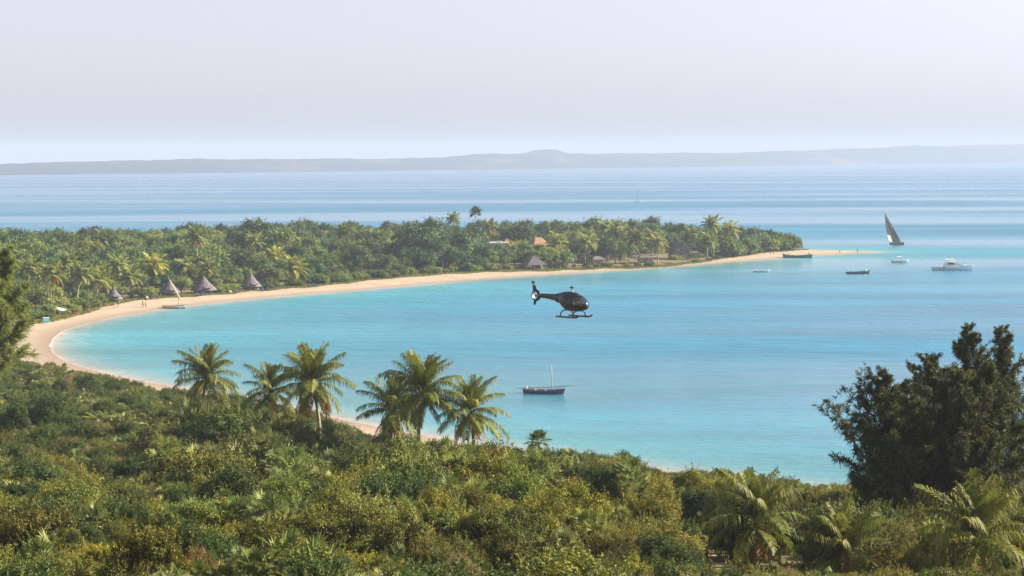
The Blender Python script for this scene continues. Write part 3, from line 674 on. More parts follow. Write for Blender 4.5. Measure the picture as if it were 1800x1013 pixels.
# low ground cover between the bushes
gcv = [mesh_of('leaves', cat([frond_geo(np.random.default_rng(s), 0.5, 1.2, 1.2, 7, 0.16, 0.03, two=False, rach=0.01) for s in range(3)]), MT['grass'])]
def tufts(name, pts, rng, h, mat, label, blades=9, spread=0.3, wid=0.03):
    pts = np.asarray(pts, float); n = len(pts); K = np.repeat(np.arange(n), blades); m = len(K)
    a = rng.uniform(0, 6.28, m); r = spread * np.sqrt(rng.uniform(0, 1, m)); b0 = pts[K] + np.stack([r * np.cos(a), r * np.sin(a), np.full(m, -0.04)], 1)
    d = np.stack([np.cos(a) * 0.5, np.sin(a) * 0.5, np.ones(m)], 1) + rng.normal(size=(m, 3)) * 0.25; d = unit(d); hh = (h * rng.uniform(0.5, 1.3, m))[:, None]
    sv = np.stack([-np.sin(a), np.cos(a), np.zeros(m)], 1) * wid; mid = b0 + d * hh * 0.55; tip = b0 + d * hh + np.stack([np.cos(a), np.sin(a), -0.4 * np.ones(m)], 1) * hh * 0.28
    V = np.stack([b0 - sv, b0 + sv, mid + sv * 0.8, tip, mid - sv * 0.8], 1).reshape(-1, 3); Fq = np.arange(5 * m).reshape(m, 5)
    me = new_mesh(name, V, Fq, np.repeat(rng.uniform(0, 1, m), 5), mats=(mat,))
    return tag(link(name, me), label, None, kind='stuff')
gq = np.column_stack([rs.uniform(-60, 60, 9000), rs.uniform(70, 260, 9000)]); gs_ = sdist(gq); gz = height(gq, gs_)
px_, _ = pixv(gq[:, 0], gq[:, 1], gz); k = (gs_ > 7) & (px_ > -60) & (px_ < 1860)
tufts('ground_cover', np.column_stack([gq[k], gz[k]]), rs, 0.55, MT['grass'], 'tufts of grass and low growth between the near bushes', 9, 0.5, 0.03)

# ------------------------------------------------------------------ headland woodland
def tree_proto(seed, R=3.6, H=7.5, n=2600, mat='tree', l=0.42, w=0.30, lob=30, lr=1.15, base=0.38, flat=1.0):
    r = np.random.default_rng(seed); lb = dome_lobes(r, R, H, lob, lr, base, flat)
    g = cat([lobes_cloud(r, lb, n, l, w, 0.45, shell=(0.6, 1.15)), shoots(r, lb, 60, 9, 1.3, l * 0.9, w * 0.8)]); mb = MB()
    mb.tube([(0, 0, -0.6), (0.15, 0.1, H * 0.25), (0.3, -0.1, H * 0.55)], [0.22, 0.17, 0.10], 7)
    for i in range(7):
        c = lb[i][0]; mb.tube([(0.12, 0.05, H * (0.2 + 0.03 * i)), (c[0] * 0.5, c[1] * 0.5, H * 0.35 + c[2] * 0.25), (c[0], c[1], c[2])], [0.12, 0.08, 0.03], 5)
    return mesh_of('crown', g, MT[mat]), new_mesh('trunk', mb.V, mb.F, smooth=True)
TREES = {
 'round_tree': ([tree_proto(101), tree_proto(102, 4.2, 7.0, 3000, lob=34, lr=1.25), tree_proto(103, 3.2, 8.2, 2600, lob=26, lr=1.2), tree_proto(109, 4.6, 6.4, 3200, lob=40, lr=1.15)],
                'round-crowned mid green tree', 'mid green trees of the headland wood'),
 'dark_tree': ([tree_proto(104, 4.2, 8.0, 3400, 'tree_dark', lob=30, lr=1.4), tree_proto(105, 3.6, 7.2, 3000, 'tree_dark', lob=26, lr=1.3)],
               'dense dark green tree', 'dark trees of the headland wood'),
 'light_tree': ([tree_proto(106, 3.6, 6.6, 2600, 'tree_light', lob=30, lr=1.05), tree_proto(107, 4.4, 6.0, 2800, 'tree_light', lob=38, lr=1.0, flat=0.8)],
                'loose yellowish green tree', 'yellowish trees of the headland wood'),
}
SKY_PX = [(-200, 392), (0, 394), (30, 390), (60, 393), (100, 402), (130, 406), (160, 399), (200, 396), (245, 391), (300, 389), (340, 392), (400, 388), (425, 383), (445, 377), (470, 385), (545, 384), (600, 389), (640, 386), (700, 381), (722, 377), (760, 385),
          (800, 383), (836, 387), (870, 386), (905, 384), (950, 385), (985, 379), (1012, 374), (1038, 380), (1075, 380), (1108, 385), (1138, 380), (1160, 388), (1200, 396), (1240, 399), (1290, 400), (1330, 402), (1362, 406), (1385, 414), (1402, 428), (1415, 438)]
def cap_height(x, y, z, sky_px):
    px, _ = pixv(x, y, z); c = np.interp(px, *zip(*sky_px)) - 276.5 + ROLL * (px - 900); return CAMZ - c * y / F - z
FAR = [(90, 482, 8, 1, 1, 'with an orange dead skirt beside the tan awning'), (143, 482, 5, 1, 1, 'leaning right on a pale trunk at the left beach'), (172, 494, 9, 1, 0, 'low and bright, right of the leaning one'),
       (207, 468, 28, 1, 0, 'above the leftmost thatched hut'), (228, 488, 16, 1, 0, 'low, just right of the leftmost hut'), (183, 424, 150, 1.15, 0, 'dark and shaggy on the rise at left'), (346, 418, 55, 1.1, 1, 'tallest at left, on a long bare white trunk'),
       (270, 468, 26, 1.1, 0, 'yellowish, above the second hut'), (366, 474, 18, 1, 1, 'behind the third hut'), (325, 470, 40, 0.9, 0, 'half hidden between second and third hut'), (516, 472, 5, 1.1, 1, 'bright, with a full orange skirt, on the beach edge'),
       (484, 452, 40, 1.0, 0, 'left behind the bright skirted one'), (447, 425, 110, 1.0, 0, 'deep in the wood above the fourth hut'), (606, 408, 140, 1.0, 0, 'dark, in the middle of the wood'), (666, 420, 100, 1.0, 0, 'pale, in the wood left of the big dark trees'),
       (692, 436, 60, 1.0, 0, 'lower, by the big dark trees'), (860, 402, 90, 1.1, 1, 'above the blue roof'), (796, 386, 150, 0.9, 0, 'on the skyline beside the dark fan palm'), (982, 428, 20, 1.15, 0, 'spreading, just right of the open hut'),
       (1031, 428, 16, 1.1, 0, 'beside the orange cottage on its left'), (1085, 410, 24, 1.2, 1, 'tall, heading the palm grove'), (1066, 402, 45, 1.0, 0, 'behind the head of the palm grove'), (1122, 420, 16, 1.15, 1, 'second in the palm grove'),
       (1156, 428, 10, 1.0, 1, 'third in the palm grove, with orange skirt'), (1148, 418, 30, 1.0, 0, 'at the back of the palm grove'), (1216, 416, 18, 1.1, 0, 'right of the big thatched roof'), (1252, 396, 10, 1.1, 0, 'taller of the two near the point'),
       (1283, 406, 7, 1.1, 1, 'leaning, right-hand one of the two near the point'), (1246, 424, 4, 1.0, 1, 'short, below the taller one near the point'), (52, 474, 30, 1, 0, 'at the left edge behind the feathery tree'), (120, 462, 50, 0.9, 0, 'in the wood above the tan awning'), (905, 440, 30, .8, 0, 'small, left of the open hut')]
rs = np.random.default_rng(31)
st = 6.6
X, Y = np.meshgrid(np.arange(-260, 140, st), np.arange(480, 965, st)); Q = np.column_stack([X.ravel(), Y.ravel()]) + rs.uniform(-2.7, 2.7, (X.size, 2))
ins = inside(Q, VEG); vd = seg_dist(Q, VEG); fd = seg_dist(Q, np.array(vegline), False)
sdq = sdist(Q); Zq = height(Q, sdq); qx, _ = pixv(Q[:, 0], Q[:, 1], Zq)
# openings kept for the buildings and the huts: (pixel x, metres behind the front edge of the wood, radius)
def behind(px, k):
    """ground point k metres behind the front edge of the headland wood, at that pixel column"""
    xs_, ys_ = zip(*VEG_PX); g = G(px, float(np.interp(px, xs_, ys_)), 1.9); D = g.y + k; x = (px - 900) / F * D
    return Vector((x, D, max(hz(x, D), 0)))
HUTS = [(198, 5.0), (297, 5.0), (357, 5.5), (440, 5.5), (938, 5.0)]
HOUSES = [(1050, 12, 'low'), (945, 75, 'warm'), (885, 75, 'blue'), (1193, 26, 'big')]
ok = ins & (fd > 3.0) & (qx > -140) & (qx < 1500)
for px, k in HUTS:
    c = behind(px, k); ok &= ~((np.abs(Q[:, 0] - c.x) < 4.6) & (Q[:, 1] - c.y < 4.5) & (Q[:, 1] - c.y > -30))
for px, k, _ in HOUSES:
    c = behind(px, k); ok &= ~((np.abs(Q[:, 0] - c.x) < 6.5) & (Q[:, 1] - c.y < 6) & (Q[:, 1] - c.y > -16))
# open palm grove behind the beach towards the point
grove = (qx > 1000) & (qx < 1300) & (fd < 22)
ok &= ~(grove & (rs.uniform(0, 1, len(Q)) < 0.55))
Q, Zq, fd, qx = Q[ok], Zq[ok], fd[ok], qx[ok]
n1, n2 = wav(Q, 42), wav(Q + 900, 30); u = rs.uniform(0, 1, len(Q))
kind = np.full(len(Q), 'round_tree', dtype=object); kind[(n1 > 0.45) | (u < 0.12)] = 'dark_tree'; kind[(n2 > 0.4) | (u > 0.84)] = 'light_tree'
kind[((qx > 690) & (qx < 850) & (fd < 70)) | ((qx > 1300) & (u > .3))] = 'dark_tree'
size = rs.uniform(0.6, 1.25, len(Q)) * np.where(rs.uniform(0, 1, len(Q)) < 0.12, 1.35, 1.0) * (1 + 0.22 * wav(Q + 50, 55)); size *= np.clip(0.52 + fd / 45, 0.5, 1.0)
size[(qx > 690) & (qx < 860) & (fd > 8) & (fd < 60)] *= 1.25
cp = cap_height(Q[:, 0], Q[:, 1], Zq, SKY_PX) + 0.25
# trees standing between the viewer and a roof that shows stay below it
for a, b_, ycap, fdm in ((845, 900, 427, 76), (930, 968, 427, 76), (1040, 1062, 462, 14), (1178, 1212, 440, 27), (1120, 1150, 458, 22)):
    k = (qx > a - 8) & (qx < b_ + 8) & (fd < fdm); cp[k] = np.minimum(cp[k], (CAMZ - (ycap - 276.5 + ROLL * (qx[k] - 900)) * Q[k, 1] / F - Zq[k]))
# crowns of the palms show over the trees in front of them
for a, yp, kp, scp, dd_, lb_ in FAR:
    k = (np.abs(qx - a) < 15) & (fd < kp + 2); cp[k] = np.minimum(cp[k], CAMZ - (yp + 13 - 276.5 + ROLL * (qx[k] - 900)) * Q[k, 1] / F - Zq[k])
size = np.minimum(size, np.maximum(cp / 8.3, 0)); sel = size > 0.2
# the crest of the wood reaches the skyline
cp, Q, Zq, fd, qx, kind, size = cp[sel], Q[sel], Zq[sel], fd[sel], qx[sel], kind[sel], size[sel]
crest = (cp > 4.5) & (cp < 9.5) & (rs.uniform(0, 1, len(Q)) < 0.45); size[crest] = np.maximum(size[crest], cp[crest] / 7.8)
ZONES = [(-150, 130, 'far left on the headland'), (130, 260, 'behind the leftmost thatched hut'), (260, 400, 'behind the middle thatched huts'), (400, 560, 'near the fourth hut'),
         (560, 700, 'left of the big dark trees'), (700, 860, 'around the big dark trees'), (860, 1000, 'by the orange roofs'), (1000, 1180, 'behind the palm grove'), (1180, 1310, 'near the two tall palms'), (1310, 1500, 'by the sand spit')]
def zone(px):
    for a, b_, s in ZONES:
        if a <= px < b_: return s
    return 'beyond the beach'
order = np.argsort(Q[:, 1] - np.where(crest[:], 120, 0)); count = {k: 0 for k in TREES}; used = {}; rest = []
for i in order:
    k = kind[i]; protos, lab, grp = TREES[k]; v = int(rs.integers(len(protos)))
    if count[k] < 290 and -30 < qx[i] < 1500:
        count[k] += 1; s = size[i]
        wh = 'on the skyline' if crest[i] else ('at the wood edge' if fd[i] < 25 else 'within the wood')
        t, f = plant(k, protos[v], '%s %s, %s' % (lab, wh, zone(qx[i])), 'tree', grp, (Q[i, 0], Q[i, 1], Zq[i]), rs.uniform(0, 6.28), (s * rs.uniform(0.9, 1.25), s * rs.uniform(0.9, 1.25), s), None, MT['bark'], ('crown', 'trunk'))
        used.setdefault((k, v), f)
    else: rest.append(i)
keys = list(used); protos = [used[q] for q in keys]; pts = []; idx = []; scl = []
for i in rest:
    c = [j for j, q in enumerate(keys) if q[0] == kind[i]]; idx.append(int(rs.choice(c))); pts.append((Q[i, 0], Q[i, 1], Zq[i])); s = size[i]; scl.append((s * 1.1, s * 1.1, s))
if pts: scatter('woodland', pts, rs.uniform(0, 6.28, len(pts)), scl, idx, protos, 'far-off green woodland covering the back of the headland')
for px, k, s, lab in ((728, 30, 1.15, 'big dark domed tree at the left of the mid-headland mass'), (766, 26, 1.32, 'largest dark domed tree of the mid-headland mass'), (803, 30, 1.36, 'tall dark domed tree right of the largest one'), (836, 26, 1.2, 'big dark domed tree at the right of the mid-headland mass'),
                      (752, 11, 0.92, 'lower dark domed tree in front of the largest one'), (806, 10, 0.95, 'lower dark domed tree near the beach at mid-headland')):
    c = behind(px, k); s = min(s, float(cap_height(c.x, c.y, c.z, SKY_PX)) / 8.3); plant('dark_tree', TREES['dark_tree'][0][int(rs.integers(2))], lab, 'tree', 'dark trees of the headland wood', c, rs.uniform(0, 6.28), (s * 1.25, s * 1.25, s), None, MT['bark'], ('crown', 'trunk'))
print('trees', count, 'rest', len(rest))
# bushes along the front edge of the wood
XS = [shrub_round(201, 1.9, 2.2, 2200, 'tree_light', 0.28, 0.18, 26, 0.55), shrub_round(202, 2.2, 2.6, 2400, 'tree', 0.30, 0.2, 26, 0.6), shrub_round(203, 1.7, 1.8, 2000, 'tree_light', 0.26, 0.17, 22, 0.5)]
cntb = 0
for s_ in np.arange(0, 1, 0.0041):
    px = 20 + s_ * 1370; k = rs.uniform(1.0, 9.0)
    if rs.uniform() < (0.25 if not 1000 < px < 1290 else 0.6): continue
    if any(abs(px - h) < 26 and k < 8 for h, _ in HUTS): continue
    c = behind(px, k); s = rs.uniform(0.5, 1.15) * (0.6 if 1000 < px < 1290 else 1); s = min(s, max(0.3, float(cap_height(c.x, c.y, c.z, SKY_PX)) / 2.4))
    plant('beach_bush', XS[int(rs.integers(3))], 'low pale green bush along the beach, %s' % zone(px), 'bush', 'bushes along the edge of the beach', c, rs.uniform(0, 6.28), (s * 1.2, s * 1.2, s)); cntb += 1
for _ in range(95):                                   # dense low growth covering the tip of the wood
    px = rs.uniform(1285, 1404); k = rs.uniform(2, 30); c = behind(px, k)
    if not inside(np.array([[c.x, c.y]]), VEG)[0]: continue
    s = min(rs.uniform(1.1, 2.3), float(cap_height(c.x, c.y, c.z, SKY_PX)) / 2.5)
    if s > 0.4: plant('rounded_bush', XS[1 if rs.uniform() < 0.75 else 0], 'rounded mid green bush in the dense growth by the sand spit', 'bush', 'bushes covering the tip of the headland', c, rs.uniform(0, 6.28), (s * 1.1, s * 1.1, s))
# beach grass
gpx = rs.uniform(40, 1420, 5200); gk = np.where(gpx < 170, rs.uniform(-7, 7, 5200), rs.uniform(-2.0, 7, 5200) + 1.2 * np.sin(gpx * 0.09) + np.sin(gpx * 0.031))
gy = np.array([G(a, float(np.interp(a, *zip(*VEG_PX))), 1.9).y for a in gpx]) + gk; gxy = np.column_stack([(gpx - 900) / F * gy, gy])
gp = np.column_stack([gxy, np.maximum(height(gxy), 0)])
tufts('beach_grass', gp, rs, 0.5, MT['grass'], 'strip of yellowish green grass between beach and wood', 10, 0.9, 0.07)

# ------------------------------------------------------------------ coconut palms
FR = {}
def frond_meshes():
    r = np.random.default_rng(9)
    for c, (e0, dr) in enumerate(((1.42, 0.55), (1.15, 0.8), (0.88, 1.05), (0.55, 1.2), (0.18, 1.2), (-0.25, 1.1), (-0.75, 0.75))):
        FR[c] = [mesh_of('frond', frond_geo(r, 4.1 * r.uniform(0.92, 1.08), e0 + r.normal(0, 0.05), dr + r.normal(0, 0.1), 46, 1.0, 0.075, side=r.uniform(-0.25, 0.25), rach=0.045), MT['palm_dead' if c == 6 else 'palm_leaf']) for _ in range(3)]
frond_meshes()
def trunk_mesh(base, top, r0, r1, rng, n=9):
    base = Vector(base); top = Vector(top); mb = MB(); pts = []; rad = []; bend = Vector((rng.uniform(-1, 1), rng.uniform(-1, 1), 0)) * 0.08 * (top - base).length
    for i in range(n):
        t = i / (n - 1); pts.append(base.lerp(top, t) + bend * math.sin(math.pi * t) * 0.8); rad.append((r0 * 1.35 if i == 0 else r0 + (r1 - r0) * t) * (1 + 0.05 * (i % 2)))
    mb.tube(pts, rad, 9); return new_mesh('trunk', mb.V, mb.F, smooth=True)
def near_palm(px, py, D, label, seed, sc=1.0, n=24, lean=(0.4, 0.2), dead=4, color=None):
    n = int(n * 1.4)
    r = random.Random(seed); c = P(px, py, D); bx_, by_ = c.x - lean[0], c.y - lean[1]; gz_ = hz(bx_, by_)
    t = thing('coconut_palm', label, 'palm', (bx_, by_, gz_), 0, 'coconut palms')
    link('trunk', trunk_mesh((0, 0, -0.4), (c.x - bx_, c.y - by_, c.z - gz_), 0.19, 0.12, r), t, mat=MT['palm_bark'])
    cl = Vector((c.x - bx_, c.y - by_, c.z - gz_)); mb = MB(); mb.lathe([(0.10, -0.5), (0.20, -0.15), (0.22, 0.1), (0.10, 0.45)], cl, 9); mb.build('crown_shaft', MT['palm_dead'], t, True)
    for i in range(n + dead):
        q = i / n; k = min(5, int(q ** 1.3 * 6.2)) if i < n else 6; k = min(k, 6)
        f = link('frond', FR[k][r.randrange(3)], t, cl + Vector((0, 0, 0.25 - 0.45 * min(q, 1))), (r.uniform(-0.18, 0.18), r.uniform(-0.1, 0.1), i * 2.39996 + r.uniform(-0.25, 0.25)), sc * r.uniform(0.85, 1.08) * (0.8 if k == 0 else 1) * (0.75 if k == 6 else 1))
        if color: f.color = tuple(color) + (1,)
    print('palm', label[:30], 'height %.1f' % (c.z - gz_)); return t
near_palm(362, 664, 212, 'coconut palm standing alone on the left above the beach line', 1, 1.08, 24, (0.3, 0), 3)
near_palm(548, 674, 186, 'tall bright coconut palm with a drooping right frond, second clump', 2, 1.12, 27, (-0.3, 0.3), 5, (1.1, 1.05, 0.95))
near_palm(476, 688, 200, 'shorter dark coconut palm just left of the tall bright one', 3, 0.9, 22, (0.2, 0), 3, (0.8, 0.85, 0.8))
near_palm(742, 694, 176, 'largest coconut palm of the middle clump, upright crown', 4, 1.14, 28, (0.1, 0.2), 4)
near_palm(690, 722, 182, 'dark coconut palm on the left of the middle clump', 5, 1.0, 22, (0.5, 0), 4, (0.8, 0.85, 0.8))
near_palm(826, 725, 176, 'yellowish coconut palm on the right of the middle clump, drooping', 6, 0.98, 22, (-0.2, 0.2), 5, (1.25, 1.2, 1.0))
near_palm(1326, 918, 112, 'coconut palm with a brown dead skirt near the bottom edge', 7, 0.95, 24, (0.2, 0.1), 7)
near_palm(1476, 978, 106, 'small coconut palm cut by the bottom edge left of the feathery trees', 8, 0.85, 20, (-0.2, 0), 4, (1.15, 1.1, 0.9))
near_palm(1716, 952, 106, 'coconut palm with golden drooping fronds in the bottom right corner', 9, 1.05, 24, (0.2, 0), 7, (1.2, 1.1, 0.9))

# shrubs grown up round the feet of those palms
rk = np.random.default_rng(88)
for px, yt, D in ((340, 690, 208), (366, 694, 206), (392, 694, 207), (420, 700, 204), (452, 712, 196), (480, 716, 195), (508, 722, 190), (535, 735, 182), (556, 740, 181), (578, 748, 183), (684, 776, 178), (712, 780, 173), (742, 786, 172), (770, 788, 173), (812, 792, 172), (840, 792, 172)):
    kk = ['fan_palm_shrub', 'leafy_shrub', 'fan_palm_shrub', 'dark_shrub'][int(rk.integers(4))]; pr, lb_, gr_ = KINDS[kk]; q = P(px, yt, D); z = hz(q.x, D); s = max(0.4, (q.z - z) / HT[kk])
    plant(kk, pr[int(rk.integers(len(pr)))], 'tall ' + lb_ + ' at the foot of the ' + ('lone left palm' if px < 430 else 'second palm clump' if px < 600 else 'middle palm clump'), 'palm' if 'palm' in kk else 'shrub', gr_, (q.x, D, z), rk.uniform(0, 6.28), (min(s, 1.25), min(s, 1.25), s), (1, 1, 1))
# a fan palm with its own crown on the edge of the near thicket
def fan_palm(c, gz_, label, seed, R, leaves, name='fan_palm', color=None):
    r = np.random.default_rng(seed); t = thing(name, label, 'palm', (c.x, c.y, gz_))
    link('trunk', trunk_mesh((0, 0, -0.4), (0, 0, c.z - gz_), 0.2, 0.15, random.Random(seed)), t, mat=MT['palm_bark']); gs = []
    for i in range(leaves):
        g = fan_leaf_geo(r, R * 0.9, R * r.uniform(0.8, 1.1), 1.45 - 1.95 * (i / leaves), i * 2.4, 18, 4.4); gs.append((g[0] + np.array([0, 0, c.z - gz_]), g[1], g[2]))
    f = link('crown', mesh_of('crown', cat(gs), MT['fan_leaf']), t)
    if color: f.color = tuple(color) + (1,)
    return t
c = P(946, 776, 205); fan_palm(c, hz(c.x, c.y), 'small fan palm with a round crown standing against the water', 70, 0.85, 22, color=(0.75, 0.85, 0.8))
c = P(836, 374, 850); fan_palm(c, hz(c.x, c.y), 'tall dark fan palm rising above the skyline of the headland', 71, 1.9, 34, color=(0.45, 0.6, 0.55))

# ---- far palms on the headland: crown meshes with fewer leaflets
def far_crown(seed, n=24, droop=1.0):
    r = np.random.default_rng(seed); gs = []; ds = []
    for i in range(n):
        q = i / n; el = 1.4 - 1.85 * q + r.normal(0, 0.1); g = frond_geo(r, 3.7 * r.uniform(0.8, 1.1), el, (0.8 + 0.5 * q) * droop, 15, 0.95, 0.17, r.uniform(-0.25, 0.25), False, 0.06); gs.append((rotz(g[0], i * 2.4 + r.normal(0, 0.15)), g[1], g[2]))
    for i in range(9):
        g = frond_geo(r, 2.7 * r.uniform(0.8, 1.1), -0.5 + r.normal(0, 0.15), 0.8, 13, 0.7, 0.17, 0, False, 0.06); ds.append((rotz(g[0], i * 0.7 + r.normal(0, 0.2)) + np.array([0, 0, -0.3]), g[1], g[2]))
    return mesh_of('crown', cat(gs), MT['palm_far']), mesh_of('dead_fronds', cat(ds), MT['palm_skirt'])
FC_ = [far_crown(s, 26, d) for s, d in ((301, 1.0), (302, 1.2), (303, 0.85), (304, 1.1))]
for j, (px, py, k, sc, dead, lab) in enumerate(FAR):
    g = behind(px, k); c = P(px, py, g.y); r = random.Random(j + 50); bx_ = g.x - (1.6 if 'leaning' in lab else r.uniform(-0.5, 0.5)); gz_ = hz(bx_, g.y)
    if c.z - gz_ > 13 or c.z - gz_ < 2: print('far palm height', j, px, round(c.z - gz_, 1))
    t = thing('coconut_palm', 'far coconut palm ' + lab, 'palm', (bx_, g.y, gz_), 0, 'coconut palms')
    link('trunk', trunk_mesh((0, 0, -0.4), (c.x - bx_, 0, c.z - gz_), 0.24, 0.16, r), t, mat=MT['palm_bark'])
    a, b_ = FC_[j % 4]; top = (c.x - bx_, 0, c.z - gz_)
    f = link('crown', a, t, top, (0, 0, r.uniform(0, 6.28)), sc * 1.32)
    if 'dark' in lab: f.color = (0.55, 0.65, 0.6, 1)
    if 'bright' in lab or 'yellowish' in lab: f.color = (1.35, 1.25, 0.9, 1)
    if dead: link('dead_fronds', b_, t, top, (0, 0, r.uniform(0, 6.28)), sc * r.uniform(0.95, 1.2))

# ------------------------------------------------------------------ casuarinas
def casuarina(base, H, seed, label, mat, Rmax=3.6, start=0.15, sc_t=1.0, tilt=(0, 0), tuft=1500, nl=(0.28, 0.55), wid=0.03, upl=0.6, side=None):
    r = np.random.default_rng(seed); t_ = thing('casuarina_tree', label, 'tree', base, 0, 'casuarina trees'); mb = MB(); limbs = []
    n = 9; tr = [np.array([tilt[0] * (i / n) + 0.12 * math.sin(i * 1.3 + seed), tilt[1] * (i / n) + 0.12 * math.cos(i * 1.7 + seed), -0.5 + (H + 0.5) * i / n]) for i in range(n + 1)]
    mb.tube(tr, [0.24 * (1 - 0.93 * i / n) + 0.012 for i in range(n + 1)], 8); tr = np.array(tr)
    tips = []
    for b_ in range(64):
        q = start + (0.985 - start) * (b_ / 64) ** 0.9; x = q * n; i = min(int(x), n - 1); p = tr[i] + (tr[i + 1] - tr[i]) * (x - i)
        az = b_ * 2.4 + r.normal(0, 0.3); Lb = (Rmax * (1.0 - q) ** 0.72 * r.uniform(0.4, 1.3) + 0.12) * (1 if q > 0.3 else 0.8)
        if side is not None: Lb *= 1 + 0.35 * math.cos(az - side)
        el = r.uniform(0.25, 0.75) + 0.35 * q; pts = [p]; d = np.array([math.cos(az) * math.cos(el), math.sin(az) * math.cos(el), math.sin(el)]); m = 6
        for s in range(m):
            d = unit(d + r.normal(size=3) * 0.13 + np.array([0, 0, 0.05])); pts.append(pts[-1] + d * Lb / m)
        limbs.append(pts); rad = 0.075 * (1 - 0.7 * q); mb.tube(pts, [rad * (1 - 0.85 * s / m) + 0.006 for s in range(m + 1)], 5)
        for s in range(2, m + 1):
            for _ in range(3):
                dd = unit(d + r.normal(size=3) * 0.65 + np.array([0, 0, 0.25])); ln = r.uniform(0.2, 0.8) * (0.2 + 0.8 * min(1, Lb / Rmax)) * 1.3; e = pts[s] + dd * ln
                mb.tube([pts[s], e], [0.012, 0.005], 3, False)
                for f in (0.4, 0.75, 1.0): tips.append((pts[s] + dd * ln * f, dd))
    link('trunk', new_mesh('trunk', mb.V, mb.F, smooth=True), t_, mat=MT['bark'])
    C = np.array([a for a, _ in tips]); Dv = np.array([b for _, b in tips]); per = max(6, int(tuft * 14 / len(C))); K = np.repeat(np.arange(len(C)), per); m = len(K)
    d = unit(Dv[K] * upl + r.normal(size=(m, 3)) * 0.55 + np.array([0, 0, 0.05])); ln = (r.uniform(nl[0], nl[1], m) * sc_t * np.clip(1.25 - 0.98 * (C[K][:, 2] / H) ** 4, 0.25, 1.2))[:, None]
    s0 = C[K] + r.normal(size=(m, 3)) * 0.05; mid = s0 + d * ln * 0.55; tip = s0 + d * ln + np.array([0, 0, -1.0]) * ln * r.uniform(0.05, 0.4, (m, 1)); w = unit(np.cross(d, r.normal(size=(m, 3)))) * wid * 0.5
    V = np.stack([s0 - w, s0 + w, mid + w, tip, mid - w], 1).reshape(-1, 3); tn = np.clip(0.4 + 0.25 * r.normal(size=len(C)), 0, 1)[K] + r.normal(0, 0.12, m)
    link('crown', new_mesh('crown', V, np.arange(5 * m).reshape(m, 5), np.repeat(np.clip(tn, 0, 1), 5), mats=(MT[mat],)), t_)
    return t_
for (px, top, D, seed, lab, R, tilt, side) in ((1762, 578, 140, 5, 'dark feathery casuarina with a bare lit trunk, rightmost of its group', 5.2, (0.3, 0), None), (1704, 572, 147, 6, 'tallest dark feathery casuarina, its thin leader topping the right-hand group', 4.6, (0.2, 0), None),
                                               (1640, 628, 143, 7, 'broad dark feathery casuarina in the middle of the right-hand group', 6.2, (0.2, 0), None), (1550, 655, 136, 8, 'leftmost dark feathery casuarina, its branches reaching over the water', 5.6, (-0.6, 0), 3.1),
                                               (1850, 600, 144, 9, 'dark feathery casuarina cut by the right edge of the picture', 4.0, (0, 0), None), (1600, 700, 131, 12, 'lower dark feathery casuarina in front of the group, left of centre', 5.0, (-0.3, 0), None), (1676, 655, 134, 15, 'dark feathery casuarina filling the gap left of the tallest one', 5.6, (-0.2, 0), None), (1592, 672, 141, 16, 'dark feathery casuarina behind the leftmost one, with brown sunlit tips', 5.4, (0.2, 0), None), (1735, 640, 133, 17, 'dark feathery casuarina between the two tall leaders on the right', 5.4, (0, 0), None), (1700, 690, 130, 13, 'lower dark feathery casuarina in front of the tallest one', 5.2, (0.1, 0), None)):
    c = P(px, top, D); x = c.x - tilt[0]; z = hz(x, D); casuarina((x, D, z), c.z - z, seed, lab, 'needle', R, 0.1, 1.0, tilt, 2000, side=side, wid=0.04)
c = P(14, 432, 205); z = hz(c.x - 3.2, 205); casuarina((c.x - 3.2, 205, z), c.z - z, 14, 'soft yellow-green casuarina reaching in at the left edge above the sand', 'needle_light', 5.2, 0.30, 1.25, (3.2, 0), 4200, (0.4, 0.75), 0.04, 0.9, side=0.0)
# ------------------------------------------------------------------ red-flowered bush by the orange roof
g = behind(931, 66); s = P(931, 414, g.y).z - g.z
bl, bs_ = shrub_round(401, 1.9, 2.4, 2400, 'bougain', 0.26, 0.2, 22, 0.6)
plant('flowering_bush', (bl, bs_), 'crimson-flowered bush left of the orange thatched roof', 'bush', None, g, 0.4, (1.5, 1.5, min(1.9, max(1.3, s / 2.6))))

